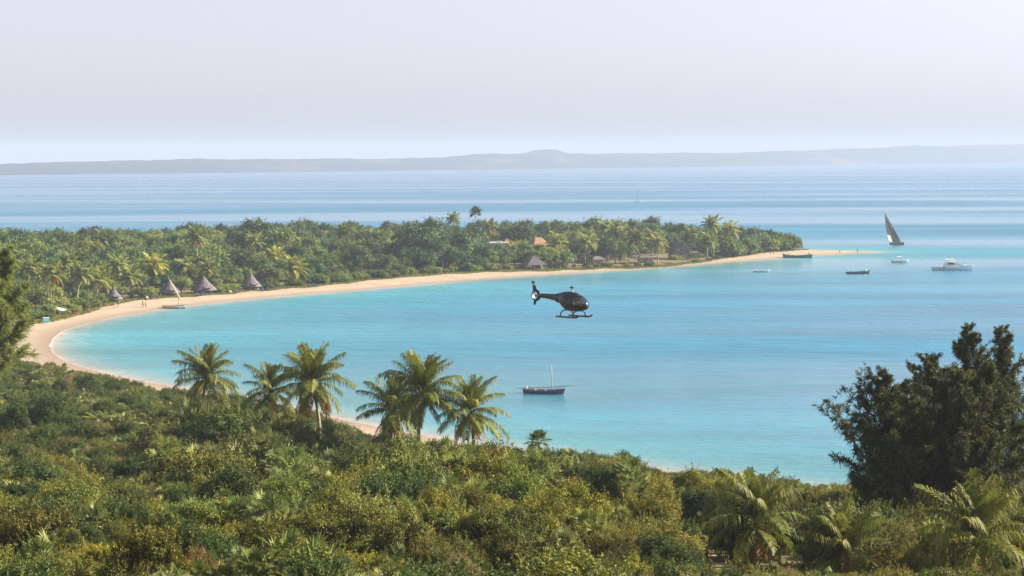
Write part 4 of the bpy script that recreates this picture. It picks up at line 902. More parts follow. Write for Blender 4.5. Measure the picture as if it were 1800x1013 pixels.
# ------------------------------------------------------------------ people
def mk_skin(joints, edges, radii, root):
    me = bpy.data.meshes.new('body_skeleton'); me.from_pydata(joints, edges, []); o = bpy.data.objects.new('body_skeleton', me); COL.objects.link(o)
    sk = o.modifiers.new('skin', 'SKIN'); sk.use_smooth_shade = True
    for i, r in enumerate(radii):
        v = me.skin_vertices[0].data[i]; v.radius = (r, r) if not hasattr(r, '__len__') else r; v.use_root = (i == root)
    ss = o.modifiers.new('sub', 'SUBSURF'); ss.levels = 1; ss.render_levels = 1
    bpy.context.view_layer.update(); dg = bpy.context.evaluated_depsgraph_get(); out = bpy.data.meshes.new_from_object(o.evaluated_get(dg))
    bpy.data.objects.remove(o); V = np.array([v.co[:] for v in out.vertices]); Fc = [list(p.vertices) for p in out.polygons]; bpy.data.meshes.remove(out); return V, Fc
def body_mesh(pose):
    """one continuous figure 1.72 m tall facing +x"""
    seat = pose == 'sit'; hipz = 0.50 if seat else 0.92; J = []; E = []; R = []
    def j(p, r, par=None):
        J.append(tuple(p)); R.append(r); i = len(J) - 1
        if par is not None: E.append((par, i))
        return i
    pel = j((0, 0, hipz), (0.15, 0.12)); wa = j((0.0, 0, hipz + 0.17), (0.125, 0.10), pel); ch = j((0.01, 0, hipz + 0.38), (0.155, 0.11), wa); nk = j((0.0, 0, hipz + 0.53), 0.055, ch)
    h1 = j((0.02, 0, hipz + 0.62), (0.075, 0.085), nk); h2 = j((0.025, 0, hipz + 0.71), (0.078, 0.095), h1); j((0.01, 0, hipz + 0.79), (0.05, 0.06), h2)
    ends = []
    for s in (-1, 1):
        sw = {'walk': 0.16 * s, 'stand': 0.02 * s, 'sit': 0.0, 'reach': 0.05 * s}[pose]
        if seat: k = j((0.42, 0.11 * s, 0.50), 0.065, j((0.06, 0.10 * s, 0.50), 0.095, pel)); an = j((0.44, 0.11 * s, 0.08), 0.042, k); j((0.60, 0.12 * s, 0.03), 0.032, an)
        else:
            k = j((0.03 + sw * 0.8, 0.10 * s, 0.49), 0.062, j((0.0, 0.095 * s, 0.84), 0.092, pel)); an = j((sw * 1.5 - 0.02, 0.10 * s, 0.075), 0.042, k); j((sw * 1.5 + 0.16, 0.11 * s, 0.03), 0.032, an)
        sh = j((0.0, 0.19 * s, hipz + 0.45), 0.058, ch); f = 0.32 if (pose == 'reach' and s > 0) or seat else 0.04 - sw * 0.7
        el = j((f * 0.4, 0.235 * s, hipz + 0.19), 0.042, sh); hd = j((f * 1.1 + 0.03, 0.235 * s, hipz - 0.04 + (0.2 if f > 0.2 else 0)), 0.03, el); pm = j((f * 1.25 + 0.05, 0.235 * s, hipz - 0.12 + (0.2 if f > 0.2 else 0)), (0.022, 0.036), hd); ends.append((Vector(J[pm]), s))
    V, Fc = mk_skin(J, E, R, pel); mb = MB(); mb.V = [tuple(v) for v in V]; mb.F = Fc; zl = hipz
    for p, s in ends:
        for q, ln in enumerate((0.065, 0.075, 0.08, 0.07)): b0 = p + Vector((0.028 * (q - 1.5) * 0.75, 0, -0.015)); mb.tube([b0, b0 + Vector((0.006, -0.006 * s, -ln * 0.5)), b0 + Vector((0.012, -0.022 * s, -ln * 0.95))], [0.0095, 0.009, 0.007], 5)
        b0 = p + Vector((0.03, 0, 0.03)); mb.tube([b0, b0 + Vector((0.035, -0.01 * s, -0.025)), b0 + Vector((0.045, -0.02 * s, -0.05))], [0.011, 0.010, 0.008], 5)
    mb.lathe([(0.004, -0.03), (0.016, -0.02), (0.006, 0.03)], (0.118, 0, zl + 0.675), 5); 
    for s in (-1, 1): mb.lathe([(0.003, -0.03), (0.014, 0), (0.003, 0.03)], (0.02, 0.088 * s, zl + 0.68), 5)
    return mb.V, mb.F, hipz
BM = {k: body_mesh(k) for k in ('stand', 'walk', 'sit', 'reach')}
_pm = {}
def pmat(c):
    c = tuple(c)
    if c not in _pm: _pm[c] = plain('cloth_%d' % len(_pm), c, 0.85, 0.2)
    return _pm[c]
HAIR = MB().lathe([(0.062, -0.03), (0.095, 0.02), (0.09, 0.07), (0.05, 0.115)], (0, 0, 0), 10, 1.05, 0.92)
def person(loc, rz, pose, label, top=None, legs=(0.05, 0.05, 0.08), skin=(0.30, 0.16, 0.10), hair=(0.02, 0.015, 0.012), long=False, sc=1.0):
    V, Fc, hz_ = BM[pose]; me = new_mesh('person', V, Fc, smooth=True, mats=(pmat(skin), pmat(top or skin), pmat(legs))); mi = []
    for f in Fc:
        c = sum((Vector(V[i]) for i in f), Vector()) / len(f); z = c.z - hz_
        if pose == 'sit': mi.append(1 if 0.06 < z < 0.50 and abs(c.y) < 0.26 and c.x < 0.2 else (2 if -0.13 < z <= 0.10 and c.x < 0.40 else 0))
        else: mi.append(1 if 0.03 < z < 0.50 and abs(c.y) < 0.255 and not (abs(c.y) > 0.2 and z < 0.26) else (2 if (-0.85 if long else -0.42) < z <= 0.03 and abs(c.y) < 0.2 else 0))
    me.polygons.foreach_set('material_index', mi)
    o = link('person', me, None, loc, (0, 0, rz), sc); tag(o, label, 'person'); h = MB(); h.V = [(x + 0.012, y, z + hz_ + 0.71) for x, y, z in HAIR.V]; h.F = HAIR.F; h.build('hair', pmat(hair), o, True); return o
def onsand(px, py):
    g = G(px, py, 1.0); z = max(hz(g.x, g.y), 0); g = G(px, py, z); return Vector((g.x, g.y, max(hz(g.x, g.y), 0.0)))
person(onsand(203, 544), 0.3, 'walk', 'person in pale clothes walking, left one of the first pair on the sand', (0.6, 0.55, 0.5), (0.45, 0.42, 0.4))
person(onsand(208, 540), 0.2, 'walk', 'person in dark clothes walking, right one of the first pair on the sand', (0.05, 0.05, 0.07))
person(onsand(251, 543), -0.4, 'walk', 'taller dark-clad person of the pair nearer the white dhow', (0.06, 0.05, 0.06), long=True)
person(onsand(256, 543), -0.4, 'stand', 'shorter person in brown of the pair nearer the white dhow', (0.25, 0.15, 0.1), sc=0.88)
person(onsand(1066, 467.5), 0.5, 'stand', 'person standing on the sand left of the stooping one', (0.1, 0.1, 0.14))
person(onsand(1078, 469), 2.0, 'sit', 'person in red-brown sitting low on the sand near the palm grove', (0.2, 0.06, 0.05))
person(onsand(1105, 466), 0.2, 'reach', 'person in dark blue reaching forward on the beach by the palm grove', (0.04, 0.06, 0.14), (0.2, 0.2, 0.25))
person(onsand(1106.5, 468.5), 2.9, 'walk', 'child in dark clothes close beside the reaching person on the beach', (0.05, 0.05, 0.08), sc=0.72)
person(onsand(1476, 446), 1.2, 'sit', 'person sitting on the middle of the sand spit', (0.25, 0.12, 0.08))
person(onsand(1507, 445), 1.2, 'stand', 'person standing near the end of the sand spit', (0.18, 0.08, 0.06))
person(onsand(1342, 450.5), 0.4, 'sit', 'leftmost person sitting on the sand by the point', (0.4, 0.2, 0.12))
person(onsand(1355, 451), 2.4, 'sit', 'middle person of the group on the sand by the point', (0.35, 0.25, 0.15))
person(onsand(1360, 450.5), 2.4, 'stand', 'person standing in dark red with the group by the point', (0.22, 0.06, 0.07), long=True)

# ------------------------------------------------------------------ boats
def hull(parent, L, B, fb, draft, bow_up, stern_up, stern_w, mat, bmat=None, wl=0.12, dk=0.32, dmat=None, rail=None, n=18, m=7, fine=1.0, rake=0.35, rz=0.0, bow_red=0.0):
    V = []; xs = []; sheer = []; hb = []
    for i in range(n + 1):
        t = i / n; b = B / 2 * (stern_w + (1 - stern_w) * min(1, t / 0.45) ** 0.8 if t < 0.45 else (1 - ((t - 0.45) / 0.55) ** (2.2 * fine)) ** 0.8 if t < 1 else 0.0)
        b = max(b, 0.015); z1 = fb + bow_up * max(0, (t - 0.4) / 0.6) ** 2 + stern_up * max(0, (0.35 - t) / 0.35) ** 2; z0 = -draft + (draft * 0.9 + 0.0) * max(0, (t - 0.75) / 0.25) ** 2
        xs.append(-L / 2 + L * t); sheer.append(z1); hb.append(b)
        for s in range(-m, m + 1):
            a = abs(s) / m; y = b * math.sin(a * math.pi / 2) ** 0.75 * (0.82 + 0.18 * a); z = z0 + (z1 - z0) * (1 - math.cos(a * math.pi / 2)) ** 0.85; x = xs[-1] + rake * max(0, (t - 0.7) / 0.3) * (z - z0) / max(z1 - z0, .1) - rake * 0.5 * max(0, (0.15 - t) / 0.15) * (z - z0)
            V.append((x, math.copysign(y, s) if s else 0, z))
    w = 2 * m + 1; up = MB(); lo = MB(); up.V = list(V); lo.V = list(V)
    for i in range(n):
        for k in range(w - 1):
            f = (i * w + k, i * w + k + 1, (i + 1) * w + k + 1, (i + 1) * w + k); z = sum(V[q][2] for q in f) / 4
            (lo if (bmat and z < wl + bow_red * max(0, i / n - 0.5)) else up).F.append(f)
    up.F.append(tuple(range(w)))
    def clean(mb):
        idx = sorted({i for f in mb.F for i in f}); mp = {a: b for b, a in enumerate(idx)}; mb.V = [mb.V[i] for i in idx]; mb.F = [[mp[i] for i in f] for f in mb.F]
    clean(up); o = up.build('hull', mat, parent, True, rot=(0, 0, rz))
    if bmat and lo.F: clean(lo); lo.build('hull_bottom', bmat, parent, True, rot=(0, 0, rz))
    d = MB()                                                          # inside floor or deck
    for i in range(n): 
        A = [(xs[i], -hb[i] * 0.93, sheer[i] - dk), (xs[i + 1], -hb[i + 1] * 0.93, sheer[i + 1] - dk), (xs[i + 1], hb[i + 1] * 0.93, sheer[i + 1] - dk), (xs[i], hb[i] * 0.93, sheer[i] - dk)]; d.add(A, [(0, 1, 2, 3)])
    d.build('deck', dmat or MT['wood'], parent, rot=(0, 0, rz))
    if rail:
        g = MB(); 
        for s in (-1, 1): g.tube([(V[i * w + (0 if s < 0 else w - 1)][0], V[i * w + (0 if s < 0 else w - 1)][1], sheer[i] + 0.01) for i in range(n + 1)], 0.05, 5)
        q = g.build('gunwale', rail, parent, rot=(0, 0, rz)); 
        tag(q, kind='stuff') if False else None
    return o
def outboard(parent, x, y=0, z=0.35, mat=None, rz=0.0):
    R = Matrix.Rotation(rz, 3, 'Z'); c = R @ Vector((x, y, z)); m = MB().box((c.x, c.y, c.z + 0.35), (0.34, 0.28, 0.42), rz, 0.15, 0.8); e = m.build('outboard_motor', mat or MT['white'], parent)
    MB().box((c.x, c.y, c.z - 0.3), (0.12, 0.1, 0.95), rz).build('leg', MT['dark'], e)
def water(px, py): return G(px, py, 0.0)
# blue dhow at anchor
b_ = thing('dhow', 'blue wooden dhow with red bow bottom and bare mast at anchor mid-bay', 'boat', water(956, 692), -0.32)
hull(b_, 6.9, 1.9, 0.62, 0.35, 0.42, 0.12, 0.62, MT['blue_hull'], MT['red_hull'], 0.1, 0.3, MT['wood'], MT['cream_trim'], bow_red=0.45)
MB().tube([(1.35, 0, 0.2), (1.42, 0, 2.6), (1.36, 0, 4.9)], [0.085, 0.075, 0.05], 8).build('mast', MT['wood_pale'], b_, True)
MB().tube([(-5.0, -0.15, 0.75), (0, -0.25, 1.05), (3.2, -0.15, 1.3), (5.9, 0, 1.62)], [0.035, 0.07, 0.075, 0.045], 7).build('yard', MT['wood'], b_, True)
outboard(b_, -3.2, 0.3, 0.55); MB().tube([(-2.3, 0.2, 0.5), (-2.6, 0.2, 1.15)], 0.05, 6).build('tiller_post', MT['wood'], b_)
for x in (-1.6, 0.1, 1.35): MB().box((x, 0, 0.55), (0.22, 1.55, 0.06)).build('thwart', MT['wood_pale'], b_)
# white dhow with its nose on the beach
b_ = thing('dhow', 'white dhow with slanting furled yard, drawn up at the left beach', 'boat', water(306, 542.5) + Vector((0, 0, 0.05)), -0.1)
hull(b_, 6.2, 1.9, 0.62, 0.3, 0.45, 0.15, 0.6, MT['white'], MT['wood'], 0.25, 0.3, MT['wood'], MT['wood'])
MB().tube([(1.0, 0, 0.1), (1.35, 0, 3.4)], [0.08, 0.06], 7).build('mast', MT['wood'], b_, True)
MB().tube([(-1.5, 0.1, 8.3), (0.0, 0.1, 5.7), (1.35, 0.1, 3.3), (2.4, 0.1, 1.9), (3.2, 0.1, 0.9)], [0.04, 0.07, 0.085, 0.075, 0.05], 7).build('yard', MT['wood_pale'], b_, True)
MB().tube([(-1.1, 0.0, 7.5), (0.05, -0.02, 5.5), (1.3, -0.04, 3.25), (2.2, 0.0, 2.05)], [0.05, 0.10, 0.13, 0.08], 7).build('furled_sail', MT['wood_pale'], b_, True)
# dhow under sail
m_, nt, bb = mat_new('shaded_sail'); bb.inputs['Base Color'].default_value = (0.09, 0.105, 0.125, 1); bb.inputs['Roughness'].default_value = 0.9  # shade on the sail's near face is put into this dark colour
tr = nt.nodes.new('ShaderNodeBsdfTranslucent'); tr.inputs[0].default_value = (0.12, 0.12, 0.12, 1); mx_ = nt.nodes.new('ShaderNodeMixShader'); mx_.inputs[0].default_value = 0.2
nt.links.new(bb.outputs[0], mx_.inputs[1]); nt.links.new(tr.outputs[0], mx_.inputs[2]); nt.links.new(mx_.outputs[0], nt.nodes['Material Output'].inputs['Surface'])
b_ = thing('sailing_dhow', 'dhow under a tall dark triangular sail beyond the sand spit', 'boat', water(1577, 430.5), 0)
hull(b_, 8.0, 2.2, 0.8, 0.4, 0.6, 0.2, 0.6, MT['wood'], MT['cream_trim'], 0.14, 0.35, MT['wood_pale'], MT['white'], rz=-0.95)
a_, t_, c_ = Vector((-5.5, 0.6, 14.3)), Vector((1.7, -1.0, 0.9)), Vector((-3.4, 1.0, 1.8)); V = []; Fc = []; nn_ = 14
for i in range(nn_ + 1):
    u_ = i / nn_; L0 = a_.lerp(t_, u_); R0 = a_.lerp(c_, u_) + Vector((-0.55 * math.sin(math.pi * u_), 0.3 * math.sin(math.pi * u_), 0))
    for k in range(9): v_ = k / 8; p = L0.lerp(R0, v_); p.y -= 1.1 * math.sin(math.pi * v_) * math.sin(math.pi * min(u_, 1)) ** 0.6; p.z -= 0.5 * math.sin(math.pi * v_) * u_; V.append(p)
for i in range(nn_):
    for k in range(8): q = i * 9 + k; Fc.append((q, q + 1, q + 10, q + 9))
pale = [f for f in Fc if (f[0] // 9) >= 11 and (f[0] % 9) >= 6]; dark_ = [f for f in Fc if f not in pale]
def subm(V, Fs):
    idx = sorted({i for f in Fs for i in f}); mp = {a: b for b, a in enumerate(idx)}; return [V[i] for i in idx], [[mp[i] for i in f] for f in Fs]
v, f = subm(V, dark_); sl = link('sail', new_mesh('sail', v, f, smooth=True), b_, mat=m_)
pm_, nt, bb = mat_new('backlit_sail'); bb.inputs['Base Color'].default_value = (0.5, 0.42, 0.3, 1); bb.inputs['Roughness'].default_value = 0.9  # sunlight through the clew is put into this paler, more translucent cloth
tr = nt.nodes.new('ShaderNodeBsdfTranslucent'); tr.inputs[0].default_value = (0.75, 0.6, 0.4, 1); mx_ = nt.nodes.new('ShaderNodeMixShader'); mx_.inputs[0].default_value = 0.6
nt.links.new(bb.outputs[0], mx_.inputs[1]); nt.links.new(tr.outputs[0], mx_.inputs[2]); nt.links.new(mx_.outputs[0], nt.nodes['Material Output'].inputs['Surface'])
v, f = subm(V, pale); link('backlit_clew', new_mesh('backlit_clew', v, f, smooth=True), sl, mat=pm_)
MB().tube([a_ + Vector((-0.1, -0.1, 0.4)), a_.lerp(t_, 0.5) + Vector((0.08, -0.1, 0)), t_ + Vector((0.3, -0.1, -0.3))], [0.05, 0.11, 0.07], 7).build('yard', MT['wood'], b_, True)
MB().tube([(0.4, 0, 0.2), (-0.6, -0.2, 7.2)], [0.12, 0.08], 7).build('mast', MT['wood'], b_, True)
person(b_.location + Vector((-0.8, 0.6, 0.5)), 0.3, 'sit', 'person in red sitting in the sailing dhow', (0.35, 0.08, 0.08)); person(b_.location + Vector((0.9, -0.9, 0.7)), 0.3, 'sit', 'person in white at the bow of the sailing dhow', (0.6, 0.6, 0.6))
# green boat on the beach of the point
b_ = thing('open_boat', 'long green wooden boat lying at the edge of the sand spit', 'boat', water(1402, 453.5) + Vector((0, 0, 0.05)), -0.05)
hull(b_, 11.2, 2.4, 0.95, 0.3, 0.55, 0.75, 0.55, MT['green_hull'], MT['dark'], 0.05, 0.4, MT['wood'], MT['cream_trim'])
for x in (-3, -0.8, 1.4, 3.2): MB().box((x, 0, 0.75), (0.25, 1.9, 0.07)).build('thwart', MT['wood_pale'], b_)
person(b_.location + Vector((4.6, 0.2, 0.9)), 3.3, 'sit', 'person in dark red sitting at the right end of the green boat', (0.2, 0.06, 0.06)); person(b_.location + Vector((-3.6, 0.3, 0.62)), 0.2, 'sit', 'person in dark blue sitting at the left end of the green boat', (0.05, 0.05, 0.12))
MB_ = tag(MB().box((0, 0, 0.25), (1.7, 1.0, 0.5), 0.1, 0, 0.8).build('tarpaulin_bundle', MT['blue_fabric']), 'purple-blue bundle lying in the left half of the green boat', 'bundle'); MB_.location = b_.location + Vector((-2.2, 0, 0.62))
# pale dinghy
b_ = thing('dinghy', 'small empty white dinghy floating left of the dark inflatable', 'boat', water(1338, 478.5), 0.05)
hull(b_, 5.4, 1.7, 0.55, 0.2, 0.22, 0.12, 0.75, MT['white'], None, 0.1, 0.3, plain('teal_floor', (0.12, 0.3, 0.33), 0.7), MT['white'])
for x in (-1.3, 0.3, 1.5): MB().box((x, 0, 0.42), (0.24, 1.3, 0.05)).build('thwart', MT['wood_pale'], b_)
# inflatable
b_ = thing('inflatable_boat', 'dark rigid inflatable with white outboard off the sand spit', 'boat', water(1508, 481.5), 0.12)
hull(b_, 7.6, 1.7, 0.3, 0.25, 0.5, 0.0, 0.8, MT['rubber'], None, 0, 0.1, MT['dark'])
pth = [(-4.2, 1.0, 0.42), (-2, 1.05, 0.42), (0.5, 1.05, 0.48), (2.6, 0.85, 0.72), (3.8, 0.4, 1.0), (4.2, 0, 1.1)]; pth = pth + [(x, -y, z) for x, y, z in pth[-2::-1]]
MB().tube(pth, [0.1] + [0.29] * (len(pth) - 2) + [0.1], 10).build('tube', MT['rubber'], b_, True); outboard(b_, -3.6, 0, 0.55)
MB().box((-2.4, 0, 0.75), (0.6, 0.8, 0.9), 0, 0.1, 0.8).build('console', MT['white'], b_); MB().box((2.9, 0, 1.15), (0.7, 0.7, 0.5), 0.3, 0, 0.75).build('bow_locker', MT['white'], b_)
bu = MB().lathe([(0.05, -0.12), (0.24, -0.02), (0.24, 0.1), (0.08, 0.26)], (0, 0, 0), 10).build('mooring_buoy', MT['white'], None, True); bu.location = water(1521, 484.5); tag(bu, 'white mooring buoy just below the dark inflatable', 'buoy')
# small motor boat
b_ = thing('motorboat', 'small white motorboat with canopy, between sail and yacht', 'boat', water(1582, 461.5), 0.0)
hull(b_, 5.9, 2.1, 0.75, 0.3, 0.35, 0.0, 0.85, MT['white'], None, 0, 0.15, MT['white'], MT['white']); outboard(b_, -3.0, 0.3, 0.55, MT['dark']); outboard(b_, -3.0, -0.3, 0.55)
MB().prism([(-0.3, 0.6), (0.9, 0.6), (0.6, 1.15), (0.2, 1.35), (-0.2, 1.3)], -0.6, 0.6).build('console', MT['white'], b_); MB().box((0.55, 0, 1.35), (0.06, 1.15, 0.4), 0, -0.5).build('windscreen', MT['glass_dark'], b_)
for x in (-0.9, 0.6):
    for y in (-0.7, 0.7): MB().tube([(x, y, 0.6), (x, y * 0.95, 2.15)], 0.025, 5).build('post', MT['grey_metal'], b_)
MB().box((-0.15, 0, 2.18), (2.1, 1.7, 0.07), 0, 0, 0.93).build('canopy', MT['white_cloth'], b_)
# motor yacht
b_ = thing('motor_yacht', 'large white motor yacht anchored at the right side of the bay', 'boat', water(1674, 475), -0.08, None, (1, 1, 1.05))
hull(b_, 13.2, 3.7, 1.15, 0.5, 0.7, 0.0, 0.9, MT['white'], MT['blue_hull'], 0.04, 0.12, MT['white'], MT['white'], rake=0.9)
cb = MB(); cb.prism([(-3.2, 1.15), (4.1, 1.35), (2.6, 2.0), (0.9, 2.75), (-1.4, 2.8), (-3.0, 2.2)], -1.25, 1.25); cb.build('cabin', MT['white'], b_)
MB().add([(4.0, -1.27, 1.45), (2.6, -1.27, 2.02), (1.0, -1.27, 2.68), (1.0, 1.27, 2.68), (2.6, 1.27, 2.02), (4.0, 1.27, 1.45)], [(0, 1, 4, 5), (1, 2, 3, 4)]).build('windscreen_frame', MT['white'], b_)
MB().add([(3.3, -1.0, 1.79), (2.62, -1.0, 2.06), (1.25, -1.0, 2.64), (1.25, 1.0, 2.64), (2.62, 1.0, 2.06), (3.3, 1.0, 1.79)], [(0, 1, 4, 5), (1, 2, 3, 4)]).build('windscreen', MT['glass_dark'], b_)
for s in (-1, 1): MB().prism([(-1.9, 1.9), (0.6, 1.95), (0.2, 2.5), (-1.5, 2.5)], s * 1.26, s * 1.275).build('side_window', MT['glass_dark'], b_)
for x in (-2.3, 0.0):
    for y in (-1.05, 1.05): MB().tube([(x, y, 2.2), (x + 0.2, y, 3.55)], 0.035, 5).build('post', MT['grey_metal'], b_)
MB().box((-0.9, 0, 3.6), (3.9, 2.5, 0.12), 0, 0.03, 0.92).build('hardtop', MT['white'], b_); MB().box((4.6, 0, 1.62), (1.5, 1.7, 0.32), 0, 0, 0.8).build('foredeck_locker', MT['white'], b_)
rl = MB(); rl.tube([(2.8, -1.5, 2.15), (5.0, -1.0, 2.4), (6.6, -0.1, 2.6), (6.6, 0.1, 2.6), (5.0, 1.0, 2.4), (2.8, 1.5, 2.15)], 0.025, 5)
for x, y in ((3.4, -1.4), (5.0, -1.0), (6.4, -0.2), (6.4, 0.2), (5.0, 1.0), (3.4, 1.4)): rl.tube([(x, y, 1.5), (x, y, 2.38 + 0.1 * (x - 5))], 0.02, 4)
rl.build('bow_rail', MT['grey_metal'], b_)
for y in (-0.6, 0.6): outboard(b_, -6.75, y, 0.75, MT['dark'] if y < 0 else MT['white'])
MB().box((-3.0, -1.86, 0.85), (0.9, 0.02, 0.22)).build('porthole', MT['glass_dark'], b_)
# far sailing boat
b_ = thing('small_sailboat', 'tiny white sailboat far out on the channel', 'boat', water(1121, 355.5), 0.1)
hull(b_, 5.6, 1.7, 0.6, 0.2, 0.3, 0.1, 0.7, MT['white'], None, 0, 0.2, MT['wood_pale'], MT['white']); MB().tube([(0.2, 0, 0.3), (0.1, 0, 6.6)], [0.07, 0.05], 6).build('mast', MT['wood'], b_)
MB().add([(0.0, 0.05, 6.3), (-1.9, 0.3, 1.1), (0.0, 0.0, 0.9), (-0.7, 0.5, 2.6)], [(0, 2, 3), (2, 1, 3), (1, 0, 3)]).build('sail', MT['white_cloth'], b_)

# ------------------------------------------------------------------ helicopter
hp = plain('black_paint', (0.010, 0.012, 0.020), 0.28, 0.45)
def fin(mb, poly, t):
    """a fin with thin edges, thick in the middle of its chord"""
    n = len(poly); cx = sum(a for a, _ in poly) / n; cz = sum(b for _, b in poly) / n; inn = [(cx + (x - cx) * 0.6, cz + (z - cz) * 0.94) for x, z in poly]; V = [(x, 0, z) for x, z in poly] + [(x, -t, z) for x, z in inn] + [(x, t, z) for x, z in inn]
    Fc = [tuple(n + i for i in range(n)), tuple(2 * n + i for i in range(n))[::-1]]
    for i in range(n): k = (i + 1) % n; Fc += [(i, k, n + k, n + i), (k, i, 2 * n + i, 2 * n + k)]
    return mb.add(V, Fc)
gm, nt, bb = mat_new('canopy_glass'); bb.inputs['Base Color'].default_value = (0.02, 0.025, 0.035, 1); bb.inputs['Roughness'].default_value = 0.04
tp_ = nt.nodes.new('ShaderNodeBsdfTransparent'); tp_.inputs[0].default_value = (0.75, 0.78, 0.8, 1); mx_ = nt.nodes.new('ShaderNodeMixShader'); mx_.inputs[0].default_value = 0.55
nt.links.new(bb.outputs[0], mx_.inputs[1]); nt.links.new(tp_.outputs[0], mx_.inputs[2]); nt.links.new(mx_.outputs[0], nt.nodes['Material Output'].inputs['Surface'])
base = P(1007, 547.0, 222); YAW = -math.radians(46)
H_ = thing('helicopter', 'black helicopter with enclosed tail fan and skids hovering over the bay', 'helicopter', base, YAW)
def loft(st, nr, e=2.3):
    V = []; n = len(st)
    for x, zc, hw, hh in st:
        for k in range(nr):
            a = 2 * math.pi * k / nr; c, s = math.cos(a), math.sin(a); V.append((x, math.copysign(abs(c) ** (2 / e), c) * hw, zc + math.copysign(abs(s) ** (2 / e), s) * hh))
    Fc = [(i * nr + k, i * nr + (k + 1) % nr, (i + 1) * nr + (k + 1) % nr, (i + 1) * nr + k) for i in range(n - 1) for k in range(nr)]; return V, Fc
ctl = np.array([(2.20, 0.58, 0.04, 0.04), (2.12, 0.60, 0.26, 0.25), (1.95, 0.66, 0.46, 0.42), (1.6, 0.77, 0.64, 0.62), (1.1, 0.85, 0.75, 0.77), (0.5, 0.88, 0.79, 0.86), (-0.2, 0.90, 0.80, 0.88), (-0.8, 0.96, 0.74, 0.84), (-1.3, 1.08, 0.60, 0.70), (-1.8, 1.23, 0.42, 0.48), (-2.2, 1.33, 0.29, 0.31), (-2.8, 1.39, 0.21, 0.21), (-4.0, 1.44, 0.165, 0.165), (-5.25, 1.49, 0.13, 0.13)])
ctl[:, 2] *= np.where(ctl[:, 0] < -1.9, 1.5, 1.08); ctl[:, 3] *= np.where(ctl[:, 0] < -1.9, 1.7, 1.12); ctl[:10, 1] += 0.05
tt_ = np.linspace(0, len(ctl) - 1, 66); st_ = np.column_stack([np.interp(tt_, range(len(ctl)), ctl[:, c]) for c in range(4)])
V, Fc = loft(st_, 40); groups = {'fuselage': [], 'windscreen': [], 'door_window': [], 'rear_window': [], 'tail_boom': []}
for f in Fc:
    c = sum((Vector(V[i]) for i in f), Vector()) / 4
    if c.x < -2.2: groups['tail_boom'].append(f)
    elif c.x > 1.18 and c.z > 0.62 + 0.10 * (2.2 - c.x) and abs(c.y) > 0.035: groups['windscreen'].append(f)
    elif 0.30 < c.x < 1.08 and 0.72 < c.z < 1.46 - 0.1 * abs(c.x - 0.6) and abs(c.y) > 0.4: groups['door_window'].append(f)
    elif -0.75 < c.x < 0.16 and 0.98 < c.z < 1.42 and abs(c.y) > 0.4: groups['rear_window'].append(f)
    else: groups['fuselage'].append(f)
def sub(V, Fs):
    idx = sorted({i for f in Fs for i in f}); mp = {a: b for b, a in enumerate(idx)}; return [V[i] for i in idx], [[mp[i] for i in f] for f in Fs]
for nm, fs in groups.items():
    if nm in ('fuselage', 'tail_boom'): v, f = sub(V, fs); link(nm, new_mesh(nm, v, f, smooth=True), H_, mat=hp)
    else:
        for sgn in (-1, 1):
            v, f = sub(V, [q for q in fs if sum(V[i][1] for i in q) * sgn > 0]); link(nm, new_mesh(nm, v, f, smooth=True), H_, mat=gm)
v, f = loft([(1.05, 1.62, 0.10, 0.06), (0.8, 1.70, 0.34, 0.18), (0.3, 1.76, 0.46, 0.30), (-0.4, 1.78, 0.50, 0.34), (-1.1, 1.76, 0.48, 0.33), (-1.55, 1.72, 0.42, 0.27), (-1.75, 1.68, 0.30, 0.18)], 24, 2.6); f.append(tuple(range(6 * 24, 7 * 24))); f.append(tuple(range(24))[::-1])
link('engine_cowling', new_mesh('engine_cowling', v, f, smooth=True), H_, mat=hp)
MB().tube([(-1.5, 0.0, 1.72), (-2.0, 0.0, 1.80)], [0.16, 0.14], 12).build('exhaust', MT['grey_metal'], H_)
MB().tube([(-0.1, 0, 2.0), (-0.1, 0, 2.52)], [0.10, 0.07], 10).build('rotor_mast', MT['grey_metal'], H_)
hb_ = MB().lathe([(0.10, 0), (0.26, 0.05), (0.24, 0.16), (0.10, 0.24)], (-0.1, 0, 2.45), 12).build('rotor_hub', MT['dark'], H_)
for k in range(3):
    a = -YAW + math.radians(42) + k * 2 * math.pi / 3; d = Vector((math.cos(a), math.sin(a), 0)); s_ = Vector((-d.y, d.x, 0)); mb = MB(); o0 = Vector((-0.1, 0, 2.56)); V = []
    for r_, w_, z_ in ((0.2, 0.06, 0), (0.6, 0.07, 0.02), (0.75, 0.13, 0.02), (2.6, 0.13, 0.10), (5.0, 0.12, 0.26)):
        c = o0 + d * r_ + Vector((0, 0, z_)); V += [c + s_ * w_, c + Vector((0, 0, 0.018)), c - s_ * w_, c - Vector((0, 0, 0.018))]
    mb.add(V, [(i * 4 + q, i * 4 + (q + 1) % 4, i * 4 + 4 + (q + 1) % 4, i * 4 + 4 + q) for i in range(4) for q in range(4)] + [(0, 1, 2, 3), (19, 18, 17, 16)]); mb.build('rotor_blade', MT['grey_metal'], H_)
